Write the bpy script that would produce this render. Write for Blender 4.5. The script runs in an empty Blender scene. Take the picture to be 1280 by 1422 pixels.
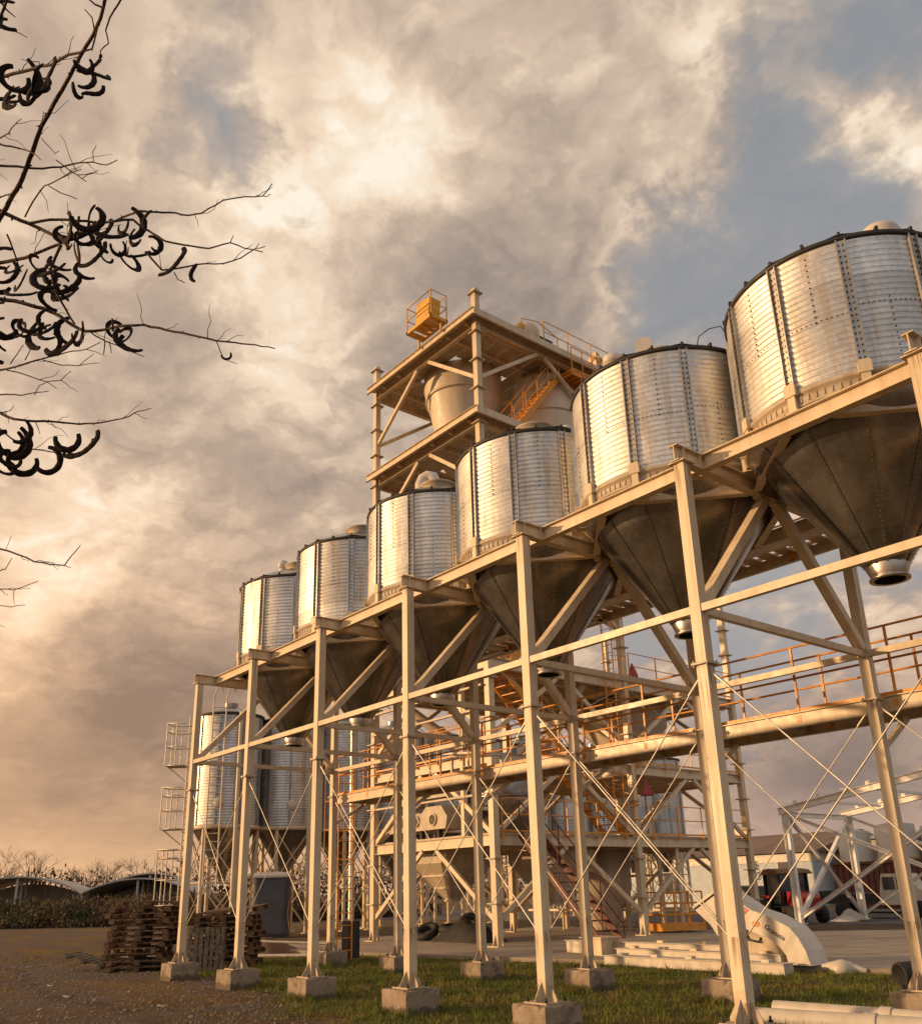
import bpy, math, random
from mathutils import Vector, Matrix
R_ = math.radians
PI = math.pi
random.seed(7)
SC = bpy.context.scene
COL = SC.collection

# ------------------------------------------------------------------ camera
RIGHT = Vector((0.6265, 0.7790, -0.0259)); DOWN = Vector((-0.2659, 0.1823, -0.9466)); FWD = Vector((-0.7327, 0.6000, 0.3213))
CAMP = Vector((19.1303, -7.8621, 1.6))
cd = bpy.data.cameras.new('camera'); cam = bpy.data.objects.new('camera', cd); COL.objects.link(cam)
m = Matrix((RIGHT, -DOWN, -FWD)).transposed().to_4x4(); m.translation = CAMP
cam.matrix_world = m
cd.sensor_fit = 'VERTICAL'; cd.sensor_height = 24.0; cd.lens = 1231.2143 / 1422 * 24
cd.shift_x = -0.00124; cd.shift_y = 0.07511
cd.clip_start = 0.1; cd.clip_end = 3000
SC.camera = cam

# ------------------------------------------------------------------ light
SUN_DIR = Vector((-0.60, -0.80, 0.0)).normalized()          # horizontal direction towards the sun
SUN_EL = R_(9)
sdir = Vector((SUN_DIR.x * math.cos(SUN_EL), SUN_DIR.y * math.cos(SUN_EL), math.sin(SUN_EL)))
sd = bpy.data.lights.new('sun', 'SUN'); sd.energy = 3.9; sd.angle = R_(1.2); sd.color = (1.0, 0.62, 0.30)
sun = bpy.data.objects.new('sun', sd); COL.objects.link(sun)
sun.rotation_euler = sdir.to_track_quat('Z', 'Y').to_euler(); sun.location = (0, -20, 20)

SC.view_settings.view_transform = 'Standard'; SC.view_settings.look = 'None'
SC.view_settings.gamma = 1.0; SC.view_settings.exposure = 0.0
SC.view_settings.use_curve_mapping = False


class NT:
    """small node tree writer"""
    def __init__(s, tree): s.t = tree; s.n = tree.nodes; s.l = tree.links; s.n.clear()
    def node(s, typ, **k):
        n = s.n.new(typ)
        for a, v in k.items(): setattr(n, a, v)
        return n
    def put(s, sock, v):
        if isinstance(v, bpy.types.NodeSocket): s.l.new(v, sock)
        elif v is not None: sock.default_value = v
    def math(s, op, a, b=None, c=None, clamp=False):
        n = s.node('ShaderNodeMath', operation=op); n.use_clamp = clamp
        s.put(n.inputs[0], a)
        if b is not None: s.put(n.inputs[1], b)
        if c is not None: s.put(n.inputs[2], c)
        return n.outputs[0]
    def vmath(s, op, a, b=None, scale=None):
        n = s.node('ShaderNodeVectorMath', operation=op); s.put(n.inputs[0], a)
        if b is not None: s.put(n.inputs[1], b)
        if scale is not None: s.put(n.inputs['Scale'], scale)
        return n.outputs['Value'] if op in ('DOT_PRODUCT', 'LENGTH') else n.outputs[0]
    def noise(s, vec, scale, detail=6, rough=0.55, dist=0.0, color=False):
        n = s.node('ShaderNodeTexNoise'); s.put(n.inputs['Vector'], vec)
        n.inputs['Scale'].default_value = scale; n.inputs['Detail'].default_value = detail
        n.inputs['Roughness'].default_value = rough; n.inputs['Distortion'].default_value = dist
        return n.outputs['Color' if color else 'Fac']
    def ramp(s, fac, stops, interp='LINEAR'):
        n = s.node('ShaderNodeValToRGB'); cr = n.color_ramp; cr.interpolation = interp
        while len(cr.elements) > 1: cr.elements.remove(cr.elements[-1])
        for i, (p, c) in enumerate(stops):
            e = cr.elements[0] if i == 0 else cr.elements.new(p)
            e.position = p; c = c if isinstance(c, (tuple, list)) else (c, c, c)
            e.color = (*c, 1)
        s.put(n.inputs[0], fac); return n.outputs[0]
    def mix(s, fac, a, b, mode='MIX'):
        n = s.node('ShaderNodeMix', data_type='RGBA', blend_type=mode)
        s.put(n.inputs[0], fac)
        s.put(n.inputs[6], (*a, 1) if isinstance(a, tuple) else a); s.put(n.inputs[7], (*b, 1) if isinstance(b, tuple) else b)
        return n.outputs[2]
    def maprange(s, v, a, b, c=0.0, d=1.0, smooth=False):
        n = s.node('ShaderNodeMapRange'); n.interpolation_type = 'SMOOTHSTEP' if smooth else 'LINEAR'
        s.put(n.inputs[0], v)
        for i, q in enumerate((a, b, c, d)): n.inputs[i + 1].default_value = q
        return n.outputs[0]
    def sep(s, v):
        n = s.node('ShaderNodeSeparateXYZ'); s.put(n.inputs[0], v); return n.outputs
    def comb(s, x, y, z):
        n = s.node('ShaderNodeCombineXYZ'); s.put(n.inputs[0], x); s.put(n.inputs[1], y); s.put(n.inputs[2], z); return n.outputs[0]


# ------------------------------------------------------------------ sky
# the sky is a Nishita sky with a deck of evening cloud; the cloud field is a function of world direction only
w = bpy.data.worlds.new('World'); SC.world = w; w.use_nodes = True
N = NT(w.node_tree)
wout = N.node('ShaderNodeOutputWorld'); bg = N.node('ShaderNodeBackground'); N.l.new(bg.outputs[0], wout.inputs[0])
nish = N.node('ShaderNodeTexSky'); nish.sky_type = 'NISHITA'; nish.sun_disc = False
nish.sun_elevation = SUN_EL; nish.sun_rotation = math.atan2(SUN_DIR.x, SUN_DIR.y); nish.altitude = 50; nish.dust_density = 2.0
d = N.node('ShaderNodeTexCoord').outputs['Generated']
dn = N.vmath('NORMALIZE', d)
x, y, z = N.sep(dn)
# domain warp, so that the cloud masses get ragged edges
w1 = N.vmath('SUBTRACT', N.noise(dn, 4.0, 5, 0.6, color=True), (0.5, 0.5, 0.5))
w2 = N.vmath('SUBTRACT', N.noise(dn, 11.0, 8, 0.68, color=True), (0.5, 0.5, 0.5))
dw = N.vmath('ADD', dn, N.vmath('ADD', N.vmath('SCALE', w1, scale=0.05), N.vmath('SCALE', w2, scale=0.11)))
dw = N.vmath('NORMALIZE', dw)


def D(px, py):                              # world direction of a bearing
    v = FWD + RIGHT * ((px - 641.76) / 1231.2) + DOWN * ((py - 817.8) / 1231.2)
    return v.normalized()


# cloud masses: bearing, angular size (degrees), brightness change, clear-sky change
MASS = [
    # (px, py, size, bright, clear)
    (500, 140, 3.0, 0.38, -0.2), (560, 230, 2.8, 0.38, -0.3), (465, 240, 2.0, 0.30, -0.1), (430, 110, 4, 0.12, -0.1), (610, 180, 4, 0.22, -0.2),
    (540, 330, 4, 0.06, -0.2), (700, 240, 5, -0.06, -0.3), (640, 360, 5, -0.16, -0.3), (600, 60, 6, 0.05, -0.2), (760, 150, 5, 0.10, -0.3),
    (880, 130, 5, 0.16, -0.3), (960, 200, 5, 0.12, -0.3), (880, 260, 4, 0.08, -0.1), (830, 370, 4, 0.06, -0.1),
    (1190, 110, 4, 0.16, -0.2), (1260, 220, 3, 0.45, -0.3), (1130, 160, 3, 0.12, -0.1),
    (360, 310, 3.0, 0.32, -0.2), (400, 420, 3.5, 0.30, -0.3), (340, 400, 3.5, 0.25, -0.2), (430, 500, 3.5, 0.36, -0.4), (330, 570, 3.5, 0.42, -0.3), (470, 600, 5, 0.05, -0.4), (470, 400, 4, 0.12, -0.3),
    (240, 500, 5, -0.26, -0.3), (300, 650, 5, -0.16, -0.4), (180, 620, 5, -0.05, -0.3), (480, 520, 5, -0.05, -0.5), (560, 480, 5, -0.20, -0.5), (750, 430, 4, -0.08, -0.4), (740, 330, 4, -0.08, -0.3),
    (90, 720, 6, 0.50, -0.4), (230, 740, 5, 0.38, -0.4), (80, 830, 4, 0.36, -0.3), (30, 920, 4, 0.32, -0.3), (200, 850, 5, -0.10, -0.3), (300, 800, 5, -0.02, -0.3), (130, 950, 5, -0.34, -0.5), (240, 960, 5, -0.34, -0.5),
    (60, 1030, 5, -0.14, -0.4), (180, 1060, 5, -0.16, -0.5), (60, 1160, 5, 0.12, -0.3), (200, 1150, 5, -0.02, -0.3),
    (90, 330, 8, 0.05, -0.15), (60, 120, 8, -0.02, -0.25), (230, 110, 6, -0.06, 0.09), (480, 360, 2.5, 0.05, 0.25), (120, 180, 5, -0.08, 0.15), (820, 320, 3, 0.02, 0.25), (970, 130, 2.5, 0, 0.2), (120, 550, 6, 0.0, -0.2),
    (340, 130, 4, 0.0, 0.10), (300, 240, 4, 0.05, 0.28), (420, 300, 3, 0.0, 0.32), (1020, 70, 4.5, -0.06, 0.26), (1060, 220, 3.5, -0.04, 0.28), (1090, 330, 4, -0.02, 0.36), (960, 370, 4, 0.0, 0.22), (900, 310, 3, 0, 0.2), (1240, 40, 4, -0.05, 0.35),
    (1220, 300, 3, 0.0, 0.30), (870, 40, 4, -0.08, 0.2), (700, 300, 3, 0, 0.1), (440, 360, 2.5, 0, 0.3), (1100, 900, 5, 0.10, 0.22), (1060, 830, 5, 0.10, 0.22),
    (1150, 1020, 4, -0.26, -0.1), (1250, 1070, 4, -0.26, -0.1), (1050, 1080, 4, -0.20, -0.1), (1150, 1090, 4, -0.16, -0.1), (1150, 1170, 4, 0.06, -0.3),
]
bsum = None; csum = None
MASS += [(Vector((0.80, -0.58, 0.15)), 0, 30, 0.0, 0.55), (Vector((0.85, -0.2, 0.5)), 0, 25, 0.0, 0.35)]      # clearer sky behind the camera's right
for (px, py, size, b, c) in MASS:
    dv = D(px, py) if not isinstance(px, Vector) else px.normalized(); k = 1.6 / R_(size) ** 2
    e = N.math('EXPONENT', N.math('MULTIPLY_ADD', N.vmath('DOT_PRODUCT', dw, tuple(dv)), k, -k))
    bsum = N.math('MULTIPLY_ADD', e, b * 0.66, 0.0 if bsum is None else bsum)
    csum = N.math('MULTIPLY_ADD', e, c, 0.0 if csum is None else csum)
# flat cloud deck coordinates: clouds shrink towards the horizon
zz = N.math('ADD', N.math('MAXIMUM', z, 0.0), 0.30)
deck0 = N.comb(N.math('DIVIDE', x, zz), N.math('DIVIDE', y, zz), 0.0)
f1 = N.noise(deck0, 2.2, 9, 0.58, 0.3)
deck = N.vmath('ADD', deck0, N.vmath('SCALE', N.vmath('SUBTRACT', N.noise(deck0, 5.0, 5, 0.6, color=True), (0.5, 0.5, 0.5)), scale=0.30))
f2 = N.noise(deck0, 7.0, 8, 0.60, 0.3)


def puff(v, sc, det):
    n = N.node('ShaderNodeTexVoronoi', feature='F1', voronoi_dimensions='2D'); N.put(n.inputs['Vector'], v)
    n.inputs['Scale'].default_value = sc; n.inputs['Detail'].default_value = det; n.inputs['Roughness'].default_value = 0.55; n.normalize = True
    return N.math('SUBTRACT', 0.75, n.outputs['Distance'])


pf_ = puff(deck, 6.5, 3.0)
# puffs are lit from one side: difference of two shifted samples
pl_ = N.math('SUBTRACT', pf_, puff(N.vmath('ADD', deck, (-0.03, 0.025, 0.0)), 6.5, 3.0))
bright = N.math('ADD', N.math('MULTIPLY_ADD', N.math('SUBTRACT', f1, 0.5), 0.75, bsum), N.math('MULTIPLY_ADD', N.math('SUBTRACT', f2, 0.5), 0.28, 0.445))
pamp = N.maprange(z, 0.06, 0.50, 0.30, 1.0, True)
bright = N.math('MULTIPLY_ADD', N.math('MULTIPLY', N.math('SUBTRACT', pf_, 0.45), pamp), 0.40, bright)
bright = N.math('MULTIPLY_ADD', N.math('MULTIPLY', pl_, pamp), 0.70, bright)
# the sun side of the sky (behind the camera's left) glows
sg = N.vmath('DOT_PRODUCT', dn, tuple(Vector((sdir.x, sdir.y, 0.12)).normalized()))
glow = N.math('EXPONENT', N.math('MULTIPLY_ADD', sg, 4.5, -4.5))
clear = N.math('ADD', N.math('MULTIPLY_ADD', N.math('SUBTRACT', f1, 0.5), -1.5, csum), N.math('MULTIPLY_ADD', N.math('SUBTRACT', pf_, 0.45), -0.60, N.math('MULTIPLY_ADD', N.math('SUBTRACT', f2, 0.5), -0.6, 0.37)))
rim = N.math('EXPONENT', N.math('MULTIPLY', N.math('POWER', N.math('ABSOLUTE', N.math('SUBTRACT', clear, 0.30)), 2.0), -70.0))     # thin sunlit edges of the clouds
bright = N.math('MULTIPLY_ADD', rim, 0.17, bright)
clear = N.math('MULTIPLY', N.maprange(clear, 0.30, 0.70, 0.0, 1.0, True), N.maprange(z, 0.03, 0.14, 0.0, 1.0, True))
cloud = N.ramp(bright, [(0.0, (0.25, 0.205, 0.185)), (0.25, (0.365, 0.295, 0.25)), (0.45, (0.49, 0.385, 0.305)), (0.62, (0.65, 0.51, 0.39)), (0.80, (0.87, 0.70, 0.52)), (1.0, (1.0, 0.90, 0.75))])
# low haze warms the clouds towards the left horizon, pinks them to the right
side = N.maprange(N.vmath('DOT_PRODUCT', dn, tuple(D(-200, 1240))), 0.60, 1.0, 0.0, 1.0, True)
low = N.maprange(z, 0.05, 0.55, 1.0, 0.0, True)
warm = N.mix(side, (0.97, 0.88, 0.84), (1.16, 0.90, 0.68))
cloud = N.mix(low, cloud, N.mix(1.0, cloud, warm, 'MULTIPLY'))
hz = N.maprange(z, 0.0, 0.10, 1.0, 0.0, True)
cloud = N.mix(N.math('MULTIPLY', hz, 0.75), cloud, N.mix(side, (0.62, 0.40, 0.31), (0.84, 0.49, 0.255)))
blue = N.mix(N.maprange(z, 0.05, 0.9), (0.44, 0.42, 0.43), (0.235, 0.29, 0.34))
ns = N.vmath('SCALE', nish.outputs[0], scale=0.06)
blue = N.mix(0.15, blue, ns)
blue = N.mix(N.math('MULTIPLY', side, 0.75), blue, (0.44, 0.43, 0.425))
sky = N.mix(N.math('MULTIPLY', clear, 0.85), cloud, blue)
opp = N.math('EXPONENT', N.math('MULTIPLY_ADD', N.vmath('DOT_PRODUCT', dn, tuple(Vector((0.80, -0.56, 0.22)).normalized())), 3.5, -3.5))
sky = N.mix(N.math('MULTIPLY', opp, 0.8), sky, N.mix(f1, (0.92, 0.93, 0.95), (0.50, 0.57, 0.66)))      # bright blue-white sky opposite the tower
sky = N.mix(glow, sky, (1.7, 1.0, 0.52))
# below the horizon nothing but ground
sky = N.mix(N.maprange(z, -0.05, 0.0, 1.0, 0.0), sky, (0.05, 0.04, 0.03))
N.l.new(sky, bg.inputs[0]); bg.inputs[1].default_value = 1.0

# ------------------------------------------------------------------ materials
MATS = {}


def material(name, base, rough=0.6, metal=0.0, var=0.15, scale=6.0, bump=0.0, bscale=40.0, dirt=None, dirt_amt=0.0, dscale=2.0, streak=False, spec=0.5, coat=0.0):
    """procedural paint / wood / concrete: base colour with noise variation, dirt patches, bump"""
    mt = bpy.data.materials.new(name); mt.use_nodes = True; n = NT(mt.node_tree)
    out = n.node('ShaderNodeOutputMaterial'); p = n.node('ShaderNodeBsdfPrincipled'); n.l.new(p.outputs[0], out.inputs[0])
    co = n.node('ShaderNodeTexCoord').outputs['Object']
    if streak:
        mp = n.node('ShaderNodeMapping'); n.put(mp.inputs[0], co); mp.inputs['Scale'].default_value = (1, 1, 0.12); cs = mp.outputs[0]
    else: cs = co
    a = tuple(c * (1 - var) for c in base); b = tuple(min(1, c * (1 + var)) for c in base)
    col = n.ramp(n.noise(co, scale, 6, 0.6), [(0.3, a), (0.7, b)])
    if dirt:
        f = n.maprange(n.noise(cs, dscale, 8, 0.68), 0.5 - 0.12, 0.5 + 0.18, 0.0, dirt_amt, True)
        col = n.mix(f, col, dirt)
    n.put(p.inputs['Base Color'], col)
    r = n.maprange(n.noise(co, scale * 2.3, 5), 0.3, 0.7, rough * 0.8, min(1, rough * 1.2))
    n.put(p.inputs['Roughness'], r); p.inputs['Metallic'].default_value = metal
    p.inputs['Specular IOR Level'].default_value = spec
    p.inputs['Coat Weight'].default_value = coat
    if bump:
        bn = n.node('ShaderNodeBump'); bn.inputs['Strength'].default_value = bump; bn.inputs['Distance'].default_value = 0.01
        n.put(bn.inputs['Height'], n.noise(co, bscale, 6, 0.6)); n.l.new(bn.outputs[0], p.inputs['Normal'])
    MATS[name] = mt
    return mt


CREAM = material('cream paint', (0.66, 0.53, 0.355), 0.42, var=0.08, scale=3, dirt=(0.32, 0.20, 0.10), dirt_amt=0.38, dscale=5, streak=True, bump=0.05, bscale=60)
CREAM2 = material('beige paint', (0.50, 0.41, 0.29), 0.5, var=0.10, scale=2, dirt=(0.22, 0.15, 0.09), dirt_amt=0.5, dscale=3, streak=True)
FUNP = material('pale funnel paint', (0.66, 0.55, 0.40), 0.5, var=0.06, scale=2, dirt=(0.3, 0.21, 0.13), dirt_amt=0.3, dscale=2, streak=True)
WHITE = material('white paint', (0.60, 0.54, 0.45), 0.45, var=0.05, scale=3, dirt=(0.35, 0.28, 0.2), dirt_amt=0.35, dscale=4, streak=True)
ORANGE = material('orange yellow paint', (0.74, 0.30, 0.025), 0.45, var=0.15, scale=5, dirt=(0.30, 0.11, 0.03), dirt_amt=0.5, dscale=8)
YELLOW = material('yellow paint', (0.70, 0.36, 0.03), 0.45, var=0.12, scale=5, dirt=(0.3, 0.14, 0.04), dirt_amt=0.4, dscale=8)
RED = material('red paint', (0.36, 0.028, 0.018), 0.4, var=0.15, scale=5)
RUST = material('rusty red paint', (0.13, 0.045, 0.028), 0.7, var=0.25, scale=3, dirt=(0.1, 0.04, 0.02), dirt_amt=0.7)
BLACK = material('black rubber', (0.018, 0.017, 0.016), 0.75, var=0.3, scale=8, bump=0.2)
DARK = material('dark metal', (0.035, 0.030, 0.026), 0.6, metal=0.2, var=0.3)
BOLT = material('zinc bolt', (0.085, 0.075, 0.065), 0.7, metal=0.2, var=0.3)
ROD = material('galvanised rod', (0.55, 0.50, 0.42), 0.45, metal=0.5, var=0.15)
CONC = material('footing concrete', (0.27, 0.235, 0.19), 0.92, var=0.18, scale=7, dirt=(0.13, 0.10, 0.07), dirt_amt=0.7, dscale=4, bump=0.5, bscale=30)
WOOD = material('weathered pallet wood', (0.21, 0.12, 0.06), 0.88, var=0.45, scale=9, dirt=(0.07, 0.042, 0.024), dirt_amt=0.8, dscale=6, bump=0.4, bscale=60)
WOOD2 = material('grey pallet wood', (0.20, 0.16, 0.115), 0.9, var=0.35, scale=9, dirt=(0.07, 0.05, 0.03), dirt_amt=0.8, dscale=6, bump=0.4, bscale=60)
TARP = material('grey tarpaulin', (0.075, 0.078, 0.085), 0.7, var=0.2, scale=2, bump=0.6, bscale=4)
BARK = material('twig bark', (0.060, 0.030, 0.018), 0.85, var=0.35, scale=30, bump=0.4, bscale=120)
POD = material('dry pod skin', (0.017, 0.009, 0.006), 0.8, spec=0.15, var=0.4, scale=20, bump=0.5, bscale=60)
BRANCH = material('bare branch', (0.075, 0.045, 0.03), 0.9, var=0.3, scale=2)
SCRUB = material('dry scrub leaf', (0.13, 0.075, 0.03), 0.8, var=0.5, scale=0.6, dirt=(0.05, 0.055, 0.018), dirt_amt=0.9, dscale=0.3)
GLASS = material('dark window glass', (0.02, 0.025, 0.03), 0.12, var=0.1, spec=0.8)
ROOFB = material('brown sheet roof', (0.17, 0.115, 0.085), 0.8, var=0.15, scale=1, dirt=(0.10, 0.07, 0.05), dirt_amt=0.6, dscale=0.6)
PALE = material('pale sheet roof', (0.44, 0.41, 0.37), 0.6, var=0.1, scale=0.5, dirt=(0.3, 0.25, 0.2), dirt_amt=0.5, dscale=0.4)
DIRT = material('red brown dirt', (0.13, 0.065, 0.035), 0.95, var=0.35, scale=3, dirt=(0.06, 0.04, 0.025), dirt_amt=0.7, dscale=2, bump=0.8, bscale=9)
BLUEW = material('pale blue wall', (0.40, 0.45, 0.48), 0.6, var=0.06, scale=1)
STONE = material('gravel stone', (0.22, 0.185, 0.155), 0.9, var=0.5, scale=3)
TERRA = material('orange sticker', (0.75, 0.20, 0.01), 0.5, var=0.05)


CREAMC = bpy.data.materials.new('cream column paint with rust'); CREAMC.use_nodes = True; n = NT(CREAMC.node_tree)
out = n.node('ShaderNodeOutputMaterial'); p = n.node('ShaderNodeBsdfPrincipled'); n.l.new(p.outputs[0], out.inputs[0]); co = n.node('ShaderNodeTexCoord').outputs['Object']; rnd = n.node('ShaderNodeObjectInfo').outputs['Random']
c2 = n.vmath('ADD', co, n.comb(n.math('MULTIPLY', rnd, 30.0), n.math('MULTIPLY', rnd, 17.0), n.math('MULTIPLY', rnd, 11.0))); zc = n.sep(co)[2]
c = n.ramp(n.noise(c2, 2.5, 6, 0.6), [(0.3, (0.60, 0.48, 0.32)), (0.7, (0.70, 0.57, 0.39))])
mp = n.node('ShaderNodeMapping'); n.put(mp.inputs[0], c2); mp.inputs['Scale'].default_value = (1, 1, 0.06); runs = n.noise(mp.outputs[0], 26, 5, 0.6)
c = n.mix(n.maprange(n.noise(mp.outputs[0], 9, 8, 0.7), 0.50, 0.72, 0, 0.35, True), c, (0.33, 0.22, 0.12))
for zt_, ln_ in ((3.81, 0.55), (6.19, 0.5), (1.10, 0.35), (0.52, 0.25)):
    band = n.math('MULTIPLY', n.maprange(zc, zt_ - ln_, zt_, 0.0, 1.0), n.math('LESS_THAN', zc, zt_))
    c = n.mix(n.math('MULTIPLY', n.math('MULTIPLY', band, n.maprange(runs, 0.50, 0.60, 0, 1, True)), 0.85), c, (0.20, 0.085, 0.03))
c = n.mix(n.maprange(n.noise(c2, 14, 6, 0.7), 0.66, 0.70, 0, 0.8), c, (0.18, 0.08, 0.035))                       # small chips
c = n.mix(n.maprange(n.math('SUBTRACT', n.math('MULTIPLY', n.noise(c2, 8, 5, 0.6), 1.1), zc), -0.15, 0.25, 0, 0.45, True), c, (0.20, 0.14, 0.08))
n.put(p.inputs['Base Color'], c); n.put(p.inputs['Roughness'], n.maprange(runs, 0.3, 0.7, 0.38, 0.6))
b = n.node('ShaderNodeBump'); b.inputs['Strength'].default_value = 0.10; b.inputs['Distance'].default_value = 0.004; n.put(b.inputs['Height'], n.noise(c2, 18, 4, 0.6)); n.l.new(b.outputs[0], p.inputs['Normal'])


def galv(name, base, rough, tint, panel=(0.85, 6)):
    mt = bpy.data.materials.new(name); mt.use_nodes = True; n = NT(mt.node_tree)
    out = n.node('ShaderNodeOutputMaterial'); p = n.node('ShaderNodeBsdfPrincipled'); n.l.new(p.outputs[0], out.inputs[0])
    co = n.node('ShaderNodeTexCoord').outputs['Object']
    rnd = n.node('ShaderNodeObjectInfo').outputs['Random']
    vo = n.node('ShaderNodeTexVoronoi'); n.put(vo.inputs[0], co); vo.inputs['Scale'].default_value = 26
    sp = n.ramp(n.sep(vo.outputs['Color'])[0], [(0, 0.90), (1, 1.08)])
    X, Y, Z = n.sep(co)
    ang = n.math('MULTIPLY', n.math('ARCTAN2', Y, X), 11 / (2 * PI) / 2)
    wn = n.node('ShaderNodeTexWhiteNoise', noise_dimensions='3D')
    n.put(wn.inputs[0], n.comb(n.math('FLOOR', ang), n.math('FLOOR', n.math('MULTIPLY', Z, 1 / 0.87)), rnd))
    pan = n.maprange(wn.outputs[0], 0, 1, 0.80, 1.12)
    mp = n.node('ShaderNodeMapping'); n.put(mp.inputs[0], co); mp.inputs['Scale'].default_value = (1, 1, 0.10)
    st = n.maprange(n.noise(mp.outputs[0], 7, 8, 0.7), 0.46, 0.72, 0.0, 1.0, True)
    blot = n.noise(co, 2.2, 6, 0.6)
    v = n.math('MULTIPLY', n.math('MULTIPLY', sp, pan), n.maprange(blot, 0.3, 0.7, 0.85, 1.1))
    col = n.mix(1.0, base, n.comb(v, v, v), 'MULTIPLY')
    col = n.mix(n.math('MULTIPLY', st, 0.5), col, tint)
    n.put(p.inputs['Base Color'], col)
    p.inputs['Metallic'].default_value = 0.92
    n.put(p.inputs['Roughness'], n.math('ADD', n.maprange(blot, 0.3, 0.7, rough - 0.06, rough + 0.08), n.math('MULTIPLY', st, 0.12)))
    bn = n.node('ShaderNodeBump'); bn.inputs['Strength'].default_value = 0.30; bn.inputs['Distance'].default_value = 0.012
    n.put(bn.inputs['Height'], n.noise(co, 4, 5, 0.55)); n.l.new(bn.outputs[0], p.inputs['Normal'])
    return mt


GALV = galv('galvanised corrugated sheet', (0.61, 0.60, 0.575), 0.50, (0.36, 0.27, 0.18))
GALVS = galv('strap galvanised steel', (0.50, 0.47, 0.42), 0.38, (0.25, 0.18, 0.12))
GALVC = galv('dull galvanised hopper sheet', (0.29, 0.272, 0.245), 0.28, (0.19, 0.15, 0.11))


# ------------------------------------------------------------------ mesh builder
class MB:
    def __init__(s): s.v = []; s.f = []; s.sm = []
    def add(s, vs, fs, sm=False):
        o = len(s.v); s.v += [tuple(q) for q in vs]; s.f += [tuple(i + o for i in f) for f in fs]; s.sm += [sm] * len(fs); return s
    def box(s, c, sz, M=None):
        x, y, z = (q / 2 for q in sz); c = Vector(c)
        vs = [Vector((i * x, j * y, k * z)) for i in (-1, 1) for j in (-1, 1) for k in (-1, 1)]
        vs = [(M @ q if M else q) + c for q in vs]
        return s.add(vs, [(0, 1, 3, 2), (4, 6, 7, 5), (0, 4, 5, 1), (2, 3, 7, 6), (0, 2, 6, 4), (1, 5, 7, 3)])
    def b2(s, a, b):
        return s.box([(p + q) / 2 for p, q in zip(a, b)], [abs(q - p) for p, q in zip(a, b)])
    @staticmethod
    def frame(a, b, up=(0, 0, 1)):
        a = Vector(a); b = Vector(b); d_ = (b - a); L_ = d_.length; d_ = d_ / L_
        u = Vector(up)
        if abs(d_.dot(u)) > 0.98: u = Vector((1, 0, 0))
        s_ = d_.cross(u).normalized(); u = s_.cross(d_).normalized()
        return a, d_, s_, u, L_
    def bar(s, a, b, w_, h_, up=(0, 0, 1), off=(0, 0)):
        a, d_, sd_, u, L_ = s.frame(a, b, up); M = Matrix((d_, sd_, u)).transposed()
        return s.box(a + d_ * L_ / 2 + sd_ * off[0] + u * off[1], (L_, w_, h_), M)
    def ibeam(s, a, b, w_, h_, up=(0, 0, 1), t=0.012):
        a = Vector(a); b = Vector(b); _, d_, sd_, u, L_ = s.frame(a, b, up)
        s.bar(a, b, w_, t, up, (0, h_ / 2 - t / 2)); s.bar(a, b, w_, t, up, (0, -h_ / 2 + t / 2)); s.bar(a, b, t, h_ - 2 * t, up); return s
    def channel(s, a, b, w_, h_, up=(0, 0, 1), t=0.012, side=1):
        s.bar(a, b, w_, t, up, (0, h_ / 2 - t / 2)); s.bar(a, b, w_, t, up, (0, -h_ / 2 + t / 2)); s.bar(a, b, t, h_ - 2 * t, up, (side * (w_ / 2 - t / 2), 0)); return s
    def tube(s, pts, rad, n=6, caps=True, flat=1.0):
        pts = [Vector(p) for p in pts]; k = len(pts)
        rad = rad if isinstance(rad, (list, tuple)) else [rad] * k
        vs = []; pu = None
        for i, p in enumerate(pts):
            d_ = (pts[min(i + 1, k - 1)] - pts[max(i - 1, 0)])
            d_ = d_.normalized() if d_.length > 1e-9 else Vector((0, 0, 1))
            if pu is None:
                pu = Vector((0, 0, 1)) if abs(d_.z) < 0.9 else Vector((1, 0, 0))
            sd_ = d_.cross(pu); sd_ = sd_.normalized() if sd_.length > 1e-6 else Vector((1, 0, 0)); pu = sd_.cross(d_).normalized()
            for j in range(n):
                a = 2 * PI * j / n; vs.append(p + (sd_ * math.cos(a) * flat + pu * math.sin(a)) * rad[i])
        fs = [(i * n + j, i * n + (j + 1) % n, (i + 1) * n + (j + 1) % n, (i + 1) * n + j) for i in range(k - 1) for j in range(n)]
        s.add(vs, fs, True)
        if caps: s.add(vs[:n], [tuple(range(n))[::-1]]); s.add(vs[-n:], [tuple(range(n))])
        return s
    def lathe(s, prof, n=32, c=(0, 0), sm=True, a0=0.0, a1=2 * PI):
        full = abs(a1 - a0 - 2 * PI) < 1e-6; m_ = n if full else n + 1; vs = []
        for r, z_ in prof:
            for j in range(m_):
                a = a0 + (a1 - a0) * j / n; vs.append((c[0] + r * math.cos(a), c[1] + r * math.sin(a), z_))
        fs = []
        for i in range(len(prof) - 1):
            for j in range(n):
                j2 = (j + 1) % m_; fs.append((i * m_ + j, i * m_ + j2, (i + 1) * m_ + j2, (i + 1) * m_ + j))
        return s.add(vs, fs, sm)
    def prism(s, poly, M, t):
        """extrude a 2-D polygon by t along local z, placed by matrix M"""
        n = len(poly); vs = [M @ Vector((p[0], p[1], -t / 2)) for p in poly] + [M @ Vector((p[0], p[1], t / 2)) for p in poly]
        fs = [tuple(range(n))[::-1], tuple(range(n, 2 * n))] + [(i, (i + 1) % n, n + (i + 1) % n, n + i) for i in range(n)]
        return s.add(vs, fs)
    def mesh(s, name, mat):
        me = bpy.data.meshes.new(name); me.from_pydata(s.v, [], s.f)
        me.polygons.foreach_set('use_smooth', s.sm); me.materials.append(mat); me.update(); return me


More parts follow.
